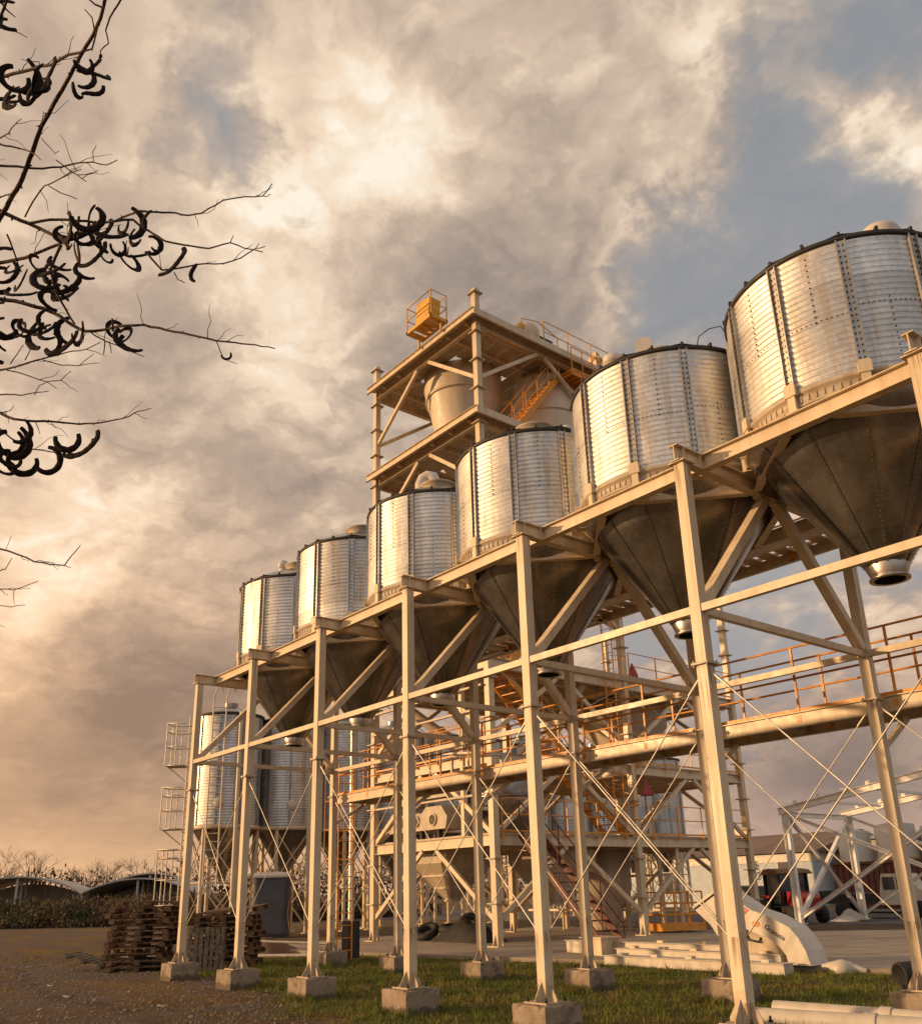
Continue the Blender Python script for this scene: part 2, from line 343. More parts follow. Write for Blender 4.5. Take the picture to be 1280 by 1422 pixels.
def tag(o, label=None, cat=None, group=None, kind=None):
    if label: o['label'] = label
    if cat: o['category'] = cat
    if group: o['group'] = group
    if kind: o['kind'] = kind
    return o


def empty(name, loc=(0, 0, 0), rz=0.0, **k):
    o = bpy.data.objects.new(name, None); COL.objects.link(o); o.location = loc; o.rotation_euler = (0, 0, rz); o.empty_display_size = 0.2
    return tag(o, **k)


def part(name, mb, mat, parent=None, loc=None, rot=None, **k):
    """mesh object; without loc the vertices are world coordinates (relative to an unrotated parent chain)"""
    o = bpy.data.objects.new(name, mb.mesh(name, mat)); COL.objects.link(o); o.parent = parent
    if loc is not None: o.location = loc
    elif parent is not None:
        off = Vector((0, 0, 0)); q = parent
        while q is not None: off += Vector(q.location); q = q.parent
        o.location = -off
    if rot is not None: o.rotation_euler = rot
    return tag(o, **k)


def wthing(name, mb, mat, **k): return part(name, mb, mat, **k)


def dup(o, parent=None, loc=None, rot=None):
    """copy of an object with copies of everything under it"""
    c = o.copy(); COL.objects.link(c); c.parent = parent
    if loc is not None: c.location = loc
    if rot is not None: c.rotation_euler = rot
    for ch in list(o.children): dup(ch, c)
    return c


ORD = ['first', 'second', 'third', 'fourth', 'fifth', 'sixth', 'seventh', 'eighth', 'ninth', 'tenth', 'eleventh', 'twelfth', 'thirteenth', 'fourteenth', 'fifteenth', 'sixteenth']

# ------------------------------------------------------------------ row dimensions (metres)
L = 2.7178; W = 3.5778; H = 6.19; HF = 3.82; ZB = 0.325; CW = 0.135
SY = 1.745; SR = 1.33; ZT = 8.32; YB0 = 0.385; YB1 = W - 0.385

# ------------------------------------------------------------------ ground
def ground_material():
    mt = bpy.data.materials.new('dirt and gravel ground'); mt.use_nodes = True; n = NT(mt.node_tree)
    out = n.node('ShaderNodeOutputMaterial'); p = n.node('ShaderNodeBsdfPrincipled'); n.l.new(p.outputs[0], out.inputs[0])
    co = n.node('ShaderNodeTexCoord').outputs['Object']
    vo = n.node('ShaderNodeTexVoronoi'); n.put(vo.inputs[0], co); vo.inputs['Scale'].default_value = 24
    g = n.ramp(n.sep(vo.outputs['Color'])[0], [(0.0, (0.07, 0.060, 0.052)), (0.6, (0.15, 0.128, 0.108)), (1.0, (0.30, 0.255, 0.21))])
    fine = n.noise(co, 60, 4, 0.7)
    g = n.mix(n.maprange(fine, 0.35, 0.65), g, (0.11, 0.088, 0.070))
    big = n.noise(co, 0.35, 6, 0.6); mid = n.noise(co, 1.6, 7, 0.65, 0.4)
    dirt = n.ramp(mid, [(0.3, (0.10, 0.070, 0.047)), (0.7, (0.21, 0.135, 0.075))])
    mp = n.node('ShaderNodeMapping'); n.put(mp.inputs[0], co); mp.inputs['Scale'].default_value = (0.25, 1.0, 1.0); mp.inputs['Rotation'].default_value = (0, 0, R_(12))
    bands = n.noise(mp.outputs[0], 0.6, 6, 0.6, 0.6)
    c = n.mix(n.maprange(big, 0.42, 0.58, 0, 1, True), g, dirt)
    grass = n.ramp(n.noise(co, 5, 6, 0.7), [(0.3, (0.12, 0.085, 0.026)), (0.7, (0.30, 0.18, 0.055))])
    c = n.mix(n.maprange(bands, 0.50, 0.62, 0, 0.85, True), c, grass)
    X, Y, Z = n.sep(co); wob = n.math('MULTIPLY', n.math('SUBTRACT', n.noise(co, 0.12, 3, 0.5), 0.5), 3.0); tr = None        # wheel ruts running along the yard
    for off, sl in ((2.2, 0.06), (3.9, 0.06), (4.9, -0.03), (6.6, -0.03)):
        dd = n.math('ABSOLUTE', n.math('ADD', n.math('ADD', Y, n.math('MULTIPLY', X, sl)), n.math('ADD', wob, off))); e_ = n.maprange(dd, 0.10, 0.26, 1.0, 0.0, True); tr = e_ if tr is None else n.math('MAXIMUM', tr, e_)
    tr = n.math('MULTIPLY', tr, n.maprange(n.noise(co, 0.8, 5, 0.6), 0.38, 0.6, 0.0, 1.0, True))
    c = n.mix(n.math('MULTIPLY', tr, 0.6), c, (0.065, 0.048, 0.036))
    n.put(p.inputs['Base Color'], c); p.inputs['Roughness'].default_value = 0.95; p.inputs['Specular IOR Level'].default_value = 0.15
    b = n.node('ShaderNodeBump'); b.inputs['Strength'].default_value = 0.9; b.inputs['Distance'].default_value = 0.05
    n.put(b.inputs['Height'], n.math('ADD', n.math('SUBTRACT', n.math('MULTIPLY', mid, 1.6), n.math('MULTIPLY', tr, 1.4)), n.math('ADD', fine, n.math('MULTIPLY', vo.outputs['Distance'], 0.6)))); n.l.new(b.outputs[0], p.inputs['Normal'])
    return mt


def sheet(name, poly, z, mat, sub=None, **k):
    mb = MB(); mb.add([(a, b, z) for a, b in poly], [tuple(range(len(poly)))])
    o = part(name, mb, mat); tag(o, kind='structure', **k); return o


sheet('ground', [(-900, -900), (900, -900), (900, 900), (-900, 900)], 0.0, ground_material())

TURF = material('turf soil', (0.10, 0.085, 0.03), 0.95, var=0.45, scale=4, dirt=(0.12, 0.075, 0.03), dirt_amt=0.8, dscale=0.9, bump=1.0, bscale=20, spec=0.1)


def gy0(x):                                    # near edge of the grass strip
    return 0.75 + 0.0 * x - 0.26 * max(x - 1.0, 0) - 0.012 * (max(x - 4, 0)) ** 2 + 0.35 * math.sin(x * 1.7) + 0.2 * math.sin(x * 4.1 + 1)


def gy1(x): return 6.35 + 0.19 * x              # edge of the concrete apron
poly = [(x / 2, gy0(x / 2)) for x in range(-9, 41)] + [(x / 2, gy1(x / 2) + 0.4) for x in range(40, -10, -1)]
o = sheet('lawn', poly, 0.006, TURF)


def slab_material():
    mt = bpy.data.materials.new('concrete apron'); mt.use_nodes = True; n = NT(mt.node_tree)
    out = n.node('ShaderNodeOutputMaterial'); p = n.node('ShaderNodeBsdfPrincipled'); n.l.new(p.outputs[0], out.inputs[0])
    co = n.node('ShaderNodeTexCoord').outputs['Object']
    a = n.ramp(n.noise(co, 0.7, 7, 0.65), [(0.3, (0.25, 0.20, 0.15)), (0.7, (0.40, 0.335, 0.26))])
    mp = n.node('ShaderNodeMapping'); n.put(mp.inputs[0], co); mp.inputs['Scale'].default_value = (0.6, 3.0, 1); mp.inputs['Rotation'].default_value = (0, 0, R_(25))
    st = n.noise(mp.outputs[0], 1.3, 8, 0.7, 0.8)
    a = n.mix(n.maprange(st, 0.5, 0.66, 0, 0.55, True), a, (0.15, 0.11, 0.075))
    X, Y, Z = n.sep(co)
    jx = n.math('ABSOLUTE', n.math('SUBTRACT', n.math('FRACT', n.math('MULTIPLY', X, 0.22)), 0.5))
    a = n.mix(n.math('LESS_THAN', jx, 0.004), a, (0.08, 0.06, 0.04))
    n.put(p.inputs['Base Color'], a); p.inputs['Roughness'].default_value = 0.85
    b = n.node('ShaderNodeBump'); b.inputs['Strength'].default_value = 0.25; b.inputs['Distance'].default_value = 0.02
    n.put(b.inputs['Height'], n.noise(co, 20, 6, 0.6)); n.l.new(b.outputs[0], p.inputs['Normal'])
    return mt


SLABM = slab_material()
mb = MB()
pl = [(-9.0, gy1(-9)), (16.0, gy1(16)), (16.0, 24.2), (4.8, 20.8), (3.2, 19.4), (-1.5, 21.9), (-9, 22.0)]
pl = [(-9.0, gy1(-9)), (22.0, gy1(22)), (22.0, 30.0), (5.0, 20.8), (2.8, 19.0), (-9, 19.0)]
n_ = len(pl); mb.add([(a, b, -0.1) for a, b in pl] + [(a, b, 0.10) for a, b in pl], [tuple(range(n_, 2 * n_))] + [(i, (i + 1) % n_, n_ + (i + 1) % n_, n_ + i) for i in range(n_)])
part('concrete_apron', mb, SLABM, kind='structure')
ASPH = material('worn asphalt', (0.075, 0.068, 0.065), 0.9, var=0.25, scale=2, bump=0.3, bscale=40)
sheet('road', [(-60, 24.5), (0.5, 25.2), (6, 27.0), (30, 38), (30, 52), (0, 42), (-60, 39)], 0.010, ASPH)

# ------------------------------------------------------------------ grass and gravel (uncountable)
import numpy as np
rng = np.random.default_rng(5)


def raw_mesh(name, V, F, mat):
    me = bpy.data.meshes.new(name); V = np.asarray(V, dtype=np.float32); F = np.asarray(F, dtype=np.int32)
    me.vertices.add(len(V)); me.vertices.foreach_set('co', V.ravel())
    k = F.shape[1]; me.loops.add(F.size); me.loops.foreach_set('vertex_index', F.ravel())
    me.polygons.add(len(F)); me.polygons.foreach_set('loop_start', np.arange(0, F.size, k, dtype=np.int32)); me.polygons.foreach_set('loop_total', np.full(len(F), k, dtype=np.int32))
    me.update(calc_edges=True); me.materials.append(mat); return me


def grass_blades(name, pts, hmin, hmax, mat, wid=0.006):
    n = len(pts); a = rng.uniform(0, 2 * PI, n); h = rng.uniform(hmin, hmax, n) * rng.uniform(0.6, 1.3, n); lean = rng.uniform(0.1, 0.9, n) * h; la = rng.uniform(0, 2 * PI, n)
    wd = wid * rng.uniform(0.7, 1.6, n)
    dx = np.cos(a) * wd; dy = np.sin(a) * wd
    z0 = np.full(n, 0.0)
    b0 = np.stack([pts[:, 0] - dx, pts[:, 1] - dy, z0], 1); b1 = np.stack([pts[:, 0] + dx, pts[:, 1] + dy, z0], 1)
    tip = np.stack([pts[:, 0] + np.cos(la) * lean, pts[:, 1] + np.sin(la) * lean, h], 1)
    V = np.stack([b0, b1, tip], 1).reshape(-1, 3); F = np.arange(3 * n).reshape(-1, 3)
    o = bpy.data.objects.new(name, raw_mesh(name, V, F, mat)); COL.objects.link(o); return o


def blade_mat(name, a, b, c):
    mt = bpy.data.materials.new(name); mt.use_nodes = True; n = NT(mt.node_tree)
    out = n.node('ShaderNodeOutputMaterial'); p = n.node('ShaderNodeBsdfPrincipled'); n.l.new(p.outputs[0], out.inputs[0])
    co = n.node('ShaderNodeTexCoord').outputs['Object']
    col = n.ramp(n.noise(co, 1.1, 6, 0.65), [(0.35, a), (0.5, b), (0.68, c)])
    f = n.noise(co, 45, 2, 0.5)
    col = n.mix(n.maprange(f, 0.4, 0.6, 0, 0.5), col, b)
    n.put(p.inputs['Base Color'], col); p.inputs['Roughness'].default_value = 0.75; p.inputs['Specular IOR Level'].default_value = 0.2
    return mt


GRASSM = blade_mat('grass blade', (0.08, 0.135, 0.018), (0.15, 0.165, 0.03), (0.30, 0.20, 0.07))
DRYM = blade_mat('dry grass blade', (0.13, 0.10, 0.03), (0.26, 0.165, 0.055), (0.38, 0.25, 0.09))
xs = rng.uniform(-4.5, 17, 230000); ys = rng.uniform(-4.2, 10.2, 230000)
g0 = np.array([gy0(q) for q in xs]); g1 = 6.35 + 0.19 * xs
edge = rng.normal(0, 0.30, len(xs))
patch = np.sin(xs * 2.1 + 1.3 * np.sin(ys * 1.7)) * np.sin(ys * 2.6 + xs * 0.7)
keep = (ys > g0 + edge) & (ys < g1 + 0.02) & (rng.uniform(-1.2, 1.0, len(xs)) < patch + 0.7)
P = np.stack([xs[keep], ys[keep]], 1)
o = grass_blades('grass', P, 0.02, 0.075, GRASSM); tag(o, 'short green and browned grass under the silo frame', 'grass', kind='stuff')
tx = np.concatenate([rng.uniform(-2, 17, 900), np.repeat([i * 2.7178 for i in range(7)] * 2, 22) + rng.uniform(-0.42, 0.42, 308)]); ty_ = np.concatenate([rng.uniform(-2.5, 9, 900), np.repeat([0.0] * 7 + [3.5778] * 7, 22) + rng.choice([-1, 1], 308) * rng.uniform(0.28, 0.42, 308)])
sel = (ty_ > np.array([gy0(q) for q in tx]) - 0.2) & (ty_ < 6.2 + 0.19 * tx); tx = tx[sel]; ty_ = ty_[sel]
P = np.stack([np.repeat(tx, 34) + rng.normal(0, 0.045, len(tx) * 34), np.repeat(ty_, 34) + rng.normal(0, 0.045, len(tx) * 34)], 1)
o = grass_blades('weeds', P, 0.05, 0.16, GRASSM, 0.005); tag(o, 'taller ragged weed tufts in the grass and round the footings', 'weeds', kind='stuff')
# dry tufts in the transition and over the yard on the left
cx = rng.uniform(-40, 10, 4200); cy = rng.uniform(-7, 12, 4200)
sel = (cy < np.array([gy0(q) for q in cx]) + 0.9) & ((np.sin(cx * 0.5 + cy * 0.9) + np.sin(cy * 1.9 - cx * 0.23) + rng.normal(0, 0.5, len(cx))) > 0.9)
cx = cx[sel]; cy = cy[sel]; k = 26
P = np.stack([np.repeat(cx, k) + rng.normal(0, 0.16, len(cx) * k), np.repeat(cy, k) + rng.normal(0, 0.12, len(cx) * k)], 1)
o = grass_blades('dry_grass', P, 0.015, 0.06, DRYM, 0.007); tag(o, 'straw coloured tufts of dry grass over the gravel yard', 'grass', kind='stuff')
# gravel
n = 9000; sx = rng.uniform(-8, 14, n); sy = rng.uniform(-6.5, 1.4, n); sel = sy < np.array([gy0(q) for q in sx]) + rng.normal(0, 0.25, n); sx = sx[sel]; sy = sy[sel]; n = len(sx)
r = rng.uniform(0.008, 0.026, n) * np.where(rng.uniform(0, 1, n) > 0.97, 2.0, 1.0)
octa = np.array([(1, 0, 0), (0, 1, 0), (-1, 0, 0), (0, -1, 0), (0, 0, .7), (0, 0, -.5)], float)
V = octa[None] * r[:, None, None] * rng.uniform(0.6, 1.3, (n, 6, 1)) + np.stack([sx, sy, np.full(n, 0.004)], 1)[:, None]
Fo = np.array([(0, 1, 4), (1, 2, 4), (2, 3, 4), (3, 0, 4), (1, 0, 5), (2, 1, 5), (3, 2, 5), (0, 3, 5)])
F = (Fo[None] + 6 * np.arange(n)[:, None, None]).reshape(-1, 3)
o = bpy.data.objects.new('gravel', raw_mesh('gravel', V.reshape(-1, 3), F, STONE)); COL.objects.link(o); tag(o, 'loose grey gravel scattered over the yard', 'gravel', kind='stuff')

# ------------------------------------------------------------------ silo support frame
frame = empty('silo_support_frame', (0, 0, 0), label='long cream steel frame of tall columns carrying the six raised silos', cat='steel frame')


def rail_gusset(mb, s1, s2):
    """triangular gusset from the column foot to the base plate, in direction s1,s2"""
    h = CW / 2
    if s1: M = Matrix.Translation((s1 * h, 0, 0)) @ Matrix.Rotation(0 if s1 > 0 else PI, 4, 'Z') @ Matrix.Rotation(PI / 2, 4, 'X')
    else: M = Matrix.Translation((0, s2 * h, 0)) @ Matrix.Rotation(PI / 2 if s2 > 0 else -PI / 2, 4, 'Z') @ Matrix.Rotation(PI / 2, 4, 'X')
    mb.prism([(0, 0.0), (0.115, 0.0), (0.115, 0.03), (0.0, 0.21)], M, 0.012)


def column_meshes():
    a = MB()                                                        # welded box profile of two channels: two small grooves
    c = CW / 2
    a.b2((-c, -c, ZB + 0.02), (c, c, HF - 0.012)); a.b2((-c, -c, HF + 0.012), (c, c, H))
    a.b2((-c - 0.003, -0.006, ZB + 0.3), (c + 0.003, 0.006, H - 0.1))
    b = MB().b2((-0.185, -0.185, ZB), (0.185, 0.185, ZB + 0.02))
    for q in ((1, 0), (-1, 0), (0, 1), (0, -1)): rail_gusset_at(b, *q)
    f = MB().b2((-0.105, -0.105, HF - 0.012), (0.105, 0.105, HF + 0.012))
    for i in (-1, 1):
        for j in (-1, 1): f.tube([(i * .085, j * .085, HF - 0.035), (i * .085, j * .085, HF + 0.035)], 0.011, 6)
    t = MB()
    for i in (-1, 1):
        for j in (-1, 1): t.tube([(i * .155, j * .155, ZB - 0.01), (i * .155, j * .155, ZB + 0.075)], 0.011, 6); t.tube([(i * .155, j * .155, ZB + 0.02), (i * .155, j * .155, ZB + 0.042)], 0.022, 6)
    g = (MB().b2((-0.098, -0.008, 1.02), (0.098, 0.008, 1.15)), MB().b2((-0.090, -0.007, 3.62), (0.090, 0.007, 3.76)))
    cap = MB().b2((-0.11, -0.11, H), (0.11, 0.11, H + 0.014))
    return a, b, f, t, g, cap


def rail_gusset_at(b, sx_, sy_):
    g = MB(); rail_gusset(g, sx_, sy_)
    b.add([(p[0], p[1], p[2] + ZB + 0.02) for p in g.v], g.f)


cm = column_meshes()
proto = part('column', cm[0], CREAMC, frame, (0, 0, 0))
part('base_plate', cm[1], CREAMC, proto, (0, 0, 0)); part('flange', cm[2], CREAM2, proto, (0, 0, 0)); part('anchor_bolt', cm[3], DARK, proto, (0, 0, 0))
part('gusset_plate', cm[4][0], CREAM, proto, (0, 0, 0)); part('gusset_plate', cm[4][1], CREAM, proto, (0, 0, 0)); part('cap_plate', cm[5], CREAM, proto, (0, 0, 0))
cols = []
for i in range(7):
    for j in (0, 1):
        c_ = proto if not cols else dup(proto, frame)
        c_.location = (i * L, j * W, 0); cols.append(c_)

# transverse top beams with end overhang, stiffener plates
BH = 0.20; BZ = H + 0.014 + BH / 2
tb = MB().ibeam((0, -0.13, BZ), (0, W + 0.13, BZ), 0.115, BH)
for y_ in (0, W, YB0 - 0.07, YB1 + 0.07, W / 2 - 0.12, W / 2 + 0.12): tb.b2((-0.055, y_ - 0.004, BZ - BH / 2 + 0.012), (0.055, y_ + 0.004, BZ + BH / 2 - 0.012))
t0 = part('cross_beam', tb, CREAM, frame, (0, 0, 0))
for i in range(1, 7): dup(t0, frame, (i * L, 0, 0))
lb = MB().ibeam((0.062, 0, BZ), (L - 0.062, 0, BZ), 0.115, BH - 0.006)
l0 = part('long_beam', lb, CREAM, frame, (0, YB0, 0)); 
for i in range(6):
    for y_ in (YB0, YB1):
        if (i, y_) != (0, YB0): dup(l0, frame, (i * L, y_, 0))
# corner beams that turn each bay into an octagon under the silo
db = MB().ibeam((0.06, 1.42, BZ), (1.08, YB0 + 0.06, BZ), 0.10, BH - 0.012)
d0 = part('corner_beam', db, CREAM, frame, (0, 0, 0)); first = True
for i in range(6):
    for (sx_, sy_) in ((1, 1), (-1, 1), (1, -1), (-1, -1)):
        if first: first = False; continue
        q = dup(d0, frame)
        q.scale = (sx_, sy_, 1); q.location = (i * L if sx_ > 0 else (i + 1) * L, 0 if sy_ > 0 else W, 0)
# horizontal girts at half height
ZG = 4.43
g_ = MB().channel((CW / 2 + 0.004, 0, ZG), (L - CW / 2 - 0.004, 0, ZG), 0.07, 0.085, t=0.008, side=1)
g0_ = part('girt', g_, CREAM, frame, (0, -0.02, 0))
for i in range(6):
    for y_ in (-0.02, W - 0.02):
        if (i, y_) != (0, -0.02): dup(g0_, frame, (i * L, y_, 0))
g_ = MB().channel((0, CW / 2 + 0.004, ZG), (0, W - CW / 2 - 0.004, ZG), 0.07, 0.085, t=0.008)
g1_ = part('cross_girt', g_, CREAM, frame, (0, 0, 0))
for i in range(1, 7): dup(g1_, frame, (i * L, 0, 0))
# knee braces rising from the columns to the middle of each cross beam
kb = MB().channel((0, CW / 2 + 0.01, 4.50), (0, W / 2 - 0.14, H - 0.01), 0.125, 0.11, t=0.009); kb.b2((-0.006, CW / 2, 4.36), (0.006, CW / 2 + 0.15, 4.62)).b2((-0.05, W / 2 - 0.30, H - 0.03), (0.05, W / 2 - 0.05, H + 0.012))
k0 = part('knee_brace', kb, CREAM, frame, (0, 0, 0))
for i in range(7):
    for s_ in (1, -1):
        if (i, s_) != (0, 1):
            q = dup(k0, frame, (i * L, 0 if s_ > 0 else W, 0)); q.scale = (1, s_, 1)
# tie rods crossing in every bay, front and back
for y_ in (0, W):
    r1 = MB().tube([(0.09, 0, 3.70), (L - 0.09, 0, 1.10)], 0.0085, 6); r1.tube([(0.09, 0, 3.70), (0.27, 0, 3.52)], 0.016, 6)
    r2 = MB().tube([(L - 0.09, 0.02, 3.70), (0.09, 0.02, 1.10)], 0.0085, 6); r2.tube([(L - 0.09, 0.02, 3.70), (L - 0.27, 0.02, 3.52)], 0.016, 6)
    a_ = part('tie_rod', r1, ROD, frame, (0, y_, 0)); b_ = part('tie_rod', r2, ROD, frame, (0, y_, 0))
    for i in range(1, 6): dup(a_, frame, (i * L, y_, 0)); dup(b_, frame, (i * L, y_, 0))

# concrete footings, each a block of its own
CONC2 = bpy.data.materials.new('stained footing concrete'); CONC2.use_nodes = True; n = NT(CONC2.node_tree)
out = n.node('ShaderNodeOutputMaterial'); p = n.node('ShaderNodeBsdfPrincipled'); n.l.new(p.outputs[0], out.inputs[0]); co = n.node('ShaderNodeTexCoord').outputs['Object']; rnd = n.node('ShaderNodeObjectInfo').outputs['Random']
co = n.vmath('ADD', co, n.comb(n.math('MULTIPLY', rnd, 40.0), rnd, 0.0)); zc = n.sep(n.node('ShaderNodeTexCoord').outputs['Object'])[2]
c = n.ramp(n.noise(co, 5, 8, 0.65), [(0.3, (0.22, 0.165, 0.115)), (0.7, (0.38, 0.30, 0.215))])
c = n.mix(n.maprange(n.noise(co, 2.6, 8, 0.7), 0.52, 0.66, 0, 0.75, True), c, (0.10, 0.075, 0.05))
mud = n.math('SUBTRACT', n.math('MULTIPLY', n.noise(co, 9, 5, 0.6), 0.22), zc)                    # soil splash, ragged upper edge
c = n.mix(n.maprange(mud, -0.02, 0.04, 0, 0.85, True), c, (0.085, 0.06, 0.035))
n.put(p.inputs['Base Color'], c); p.inputs['Roughness'].default_value = 0.93
b = n.node('ShaderNodeBump'); b.inputs['Strength'].default_value = 0.6; b.inputs['Distance'].default_value = 0.01; n.put(b.inputs['Height'], n.noise(co, 28, 7, 0.65)); n.l.new(b.outputs[0], p.inputs['Normal'])


def footing_mesh(seed):
    random.seed(seed); fm = MB(); hw = 0.285; K = 9; vs = []; lev = [-0.02, 0.08, 0.17, 0.25, ZB - 0.018, ZB - 0.001]
    for li, z_ in enumerate(lev):
        w_ = hw * (1.02 if li == 0 else 1.0 if li < 5 else 0.962)
        for side_ in range(4):
            for k in range(K):
                t = -1 + 2 * k / K; q = [(t, -1), (1, t), (-t, 1), (-1, -t)][side_]; chip = (random.random() < 0.16 and li >= 4); jj = random.uniform(-.003, .003) - (random.uniform(.01, .035) if chip else 0)
                vs.append((q[0] * (w_ + jj), q[1] * (w_ + jj), z_ - (random.uniform(.005, .02) if chip and li == 5 else 0)))
    m_ = 4 * K; fs = [(i * m_ + j, i * m_ + (j + 1) % m_, (i + 1) * m_ + (j + 1) % m_, (i + 1) * m_ + j) for i in range(5) for j in range(m_)] + [tuple(range(5 * m_, 6 * m_))]
    return fm.add(vs, fs)


FMS = [footing_mesh(q).mesh('concrete_footing', CONC2) for q in range(5)]
f0 = None
NEAR = ['under the leftmost front column, beside the tall pallet stack', 'under the second front column, by the leaning grey pallet', 'under the third front column from the left', 'under the fourth front column from the left', 'under the fifth front column, near bottom centre', 'under the nearest tall front column', 'under the front column at the far right']
BACK = ['under the leftmost back column, by the orange ladder', 'under the second back column from the left', 'under the third back column, on the grass', 'under the fourth back column, on the grass', 'in front of the long white girders on the grass', 'at the right edge beside the dark drum', 'beyond the right edge of the back row']
for j, names in ((0, NEAR), (1, BACK)):
    for i in range(7):
        o = bpy.data.objects.new('concrete_footing', FMS[(i * 2 + j * 3) % 5]); COL.objects.link(o)
        o.location = (i * L, j * W, 0); o.rotation_euler = (0, 0, random.uniform(-0.03, 0.03) + PI / 2 * (i % 4))
        tag(o, f'concrete footing {names[i]}', 'footing', 'concrete footings under the frame columns')

# ------------------------------------------------------------------ the six raised hopper silos
NST = 11; PITCH = 0.0755; Z0 = 6.62


def shell_profile(r, z0, z1, pitch, amp, k=6):
    pr_ = []; n = int(round((z1 - z0) / pitch))
    for i in range(n):
        for j in range(k):
            t = j / k; pr_.append((r + amp * (abs(math.sin(PI * t)) ** 0.38), z0 + (i + t) * (z1 - z0) / n))
    pr_.append((r, z1)); return pr_


def polar_box(mb, a, r, z, sz):
    """box with local x radial, y tangential"""
    mb.box((r * math.cos(a), r * math.sin(a), z), sz, Matrix.Rotation(a, 3, 'Z')); return mb


def make_silo():
    root = empty('hopper_silo', (0, 0, 0))
    shell = part('shell', MB().lathe(shell_profile(SR, Z0, ZT, PITCH, 0.0125), 132), GALV, root, (0, 0, 0))
    bl = MB()
    for s_ in range(NST):                                     # bolted vertical laps between the stiffeners
        a = 2 * PI * (s_ + 0.5) / NST
        z_ = Z0 + 0.05 if s_ % 2 else Z0 + 0.75
        while z_ < (ZT - 0.05 if s_ % 2 == 0 else Z0 + 0.9):
            polar_box(bl, a, SR + 0.013, z_, (0.010, 0.016, 0.016)); z_ += PITCH
        for k in range(14):                                   # horizontal lap
            a2 = 2 * PI * (s_ + k / 14) / NST; polar_box(bl, a2, SR + 0.011, Z0 + 0.832 if s_ % 2 else Z0 + 0.757, (0.008, 0.013, 0.013))
    part('bolt_row', bl, BOLT, shell, (0, 0, 0))
    sk = MB().lathe([(SR + 0.008, Z0 + 0.045), (SR + 0.028, Z0 + 0.04), (SR + 0.028, Z0 - 0.012), (SR + 0.004, Z0 - 0.02), (SR - 0.004, Z0 - 0.13), (SR + 0.012, Z0 - 0.14), (SR + 0.012, Z0 - 0.155), (SR - 0.03, Z0 - 0.16)], 132)
    for k in range(NST * 9): polar_box(sk, 2 * PI * k / (NST * 9), SR + 0.001, Z0 - 0.075, (0.022, 0.013, 0.07))
    part('skirt_ring', sk, CREAM2, root, (0, 0, 0))
    st = MB()
    polar_box(st, 0, SR + 0.016, (Z0 + 0.06 + ZT) / 2 - 0.01, (0.012, 0.085, ZT - Z0 - 0.10))
    for s_ in (-1, 1): st.box((SR + 0.03, s_ * 0.047, (Z0 + ZT) / 2 + 0.02), (0.045, 0.014, ZT - Z0 - 0.10))
    s0 = part('stiffener', st, GALVS, root, (0, 0, 0))
    sb = MB(); z_ = Z0 + 0.1
    while z_ < ZT - 0.05:
        for q in (-0.022, 0.022): sb.box((SR + 0.026, q, z_), (0.018, 0.015, 0.015))
        z_ += PITCH
    part('bolt_row', sb, BOLT, s0, (0, 0, 0))
    for k in range(1, NST): dup(s0, root, (0, 0, 0), (0, 0, 2 * PI * k / NST))
    ft = MB(); ft.prism([(-.07, -.02), (.07, -.02), (.07, .10), (.05, .13), (-.05, .13), (-.07, .10)], Matrix.Translation((SR + 0.05, 0, Z0)) @ Matrix.Rotation(PI / 2, 4, 'Z') @ Matrix.Rotation(PI / 2, 4, 'X'), 0.05)
    ft.b2((SR + 0.012, -0.045, H + 0.216), (SR + 0.062, 0.045, Z0 - 0.021)).b2((SR - 0.05, -0.075, H + 0.216), (SR + 0.085, 0.075, H + 0.226))
    k0_ = part('foot', ft, CREAM, root, (0, 0, 0))
    for k in range(1, NST): dup(k0_, root, (0, 0, 0), (0, 0, 2 * PI * k / NST))
    # hopper cone of bolted panels
    ZC = 4.86
    cn = MB(); nseg = 132; prof = [(SR - 0.03, Z0 - 0.161)] + [(SR - 0.03 + (0.20 - SR + 0.03) * t, (Z0 - 0.165) + (ZC - Z0 + 0.165) * t) for t in (0.0, 0.33, 0.66, 1.0)]
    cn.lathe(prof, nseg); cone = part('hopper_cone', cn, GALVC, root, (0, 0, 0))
    sm = MB(); cbm = MB(); rr0, zz0, rr1, zz1 = SR - 0.04, Z0 - 0.18, 0.22, ZC + 0.02
    for k in range(12):
        a = 2 * PI * k / 12
        p0 = Vector((rr0 * math.cos(a), rr0 * math.sin(a), zz0)); p1 = Vector((rr1 * math.cos(a), rr1 * math.sin(a), zz1))
        nrm = Vector((math.cos(a), math.sin(a), 0)); sm.bar(p0 + nrm * 0.004, p1 + nrm * 0.004, 0.032, 0.004, up=nrm)
        for j in range(34): cbm.box(p0.lerp(p1, (j + .5) / 34) + nrm * 0.006, (0.012, 0.012, 0.008))
    part('seam_strap', sm, GALVC, cone, (0, 0, 0)); part('bolt_row', cbm, BOLT, cone, (0, 0, 0))
    ou = MB().lathe([(0.225, ZC + 0.06), (0.235, ZC + 0.03), (0.19, ZC - 0.08), (0.185, ZC - 0.095), (0.215, ZC - 0.10), (0.215, ZC - 0.12), (0.165, ZC - 0.12)], 40)
    part('outlet', ou, GALVS, root, (0, 0, 0)); part('outlet_shade', MB().lathe([(0.165, ZC - 0.121), (0.150, ZC - 0.05), (0.15, ZC + 0.3), (0, ZC + 0.3)], 30), BLACK, root, (0, 0, 0))  # black lining paints the shade inside the open outlet
    rim = MB().lathe([(SR - 0.01, ZT - 0.03), (SR + 0.03, ZT - 0.025), (SR + 0.04, ZT - 0.005), (SR + 0.04, ZT + 0.025), (SR + 0.01, ZT + 0.04)], 132)
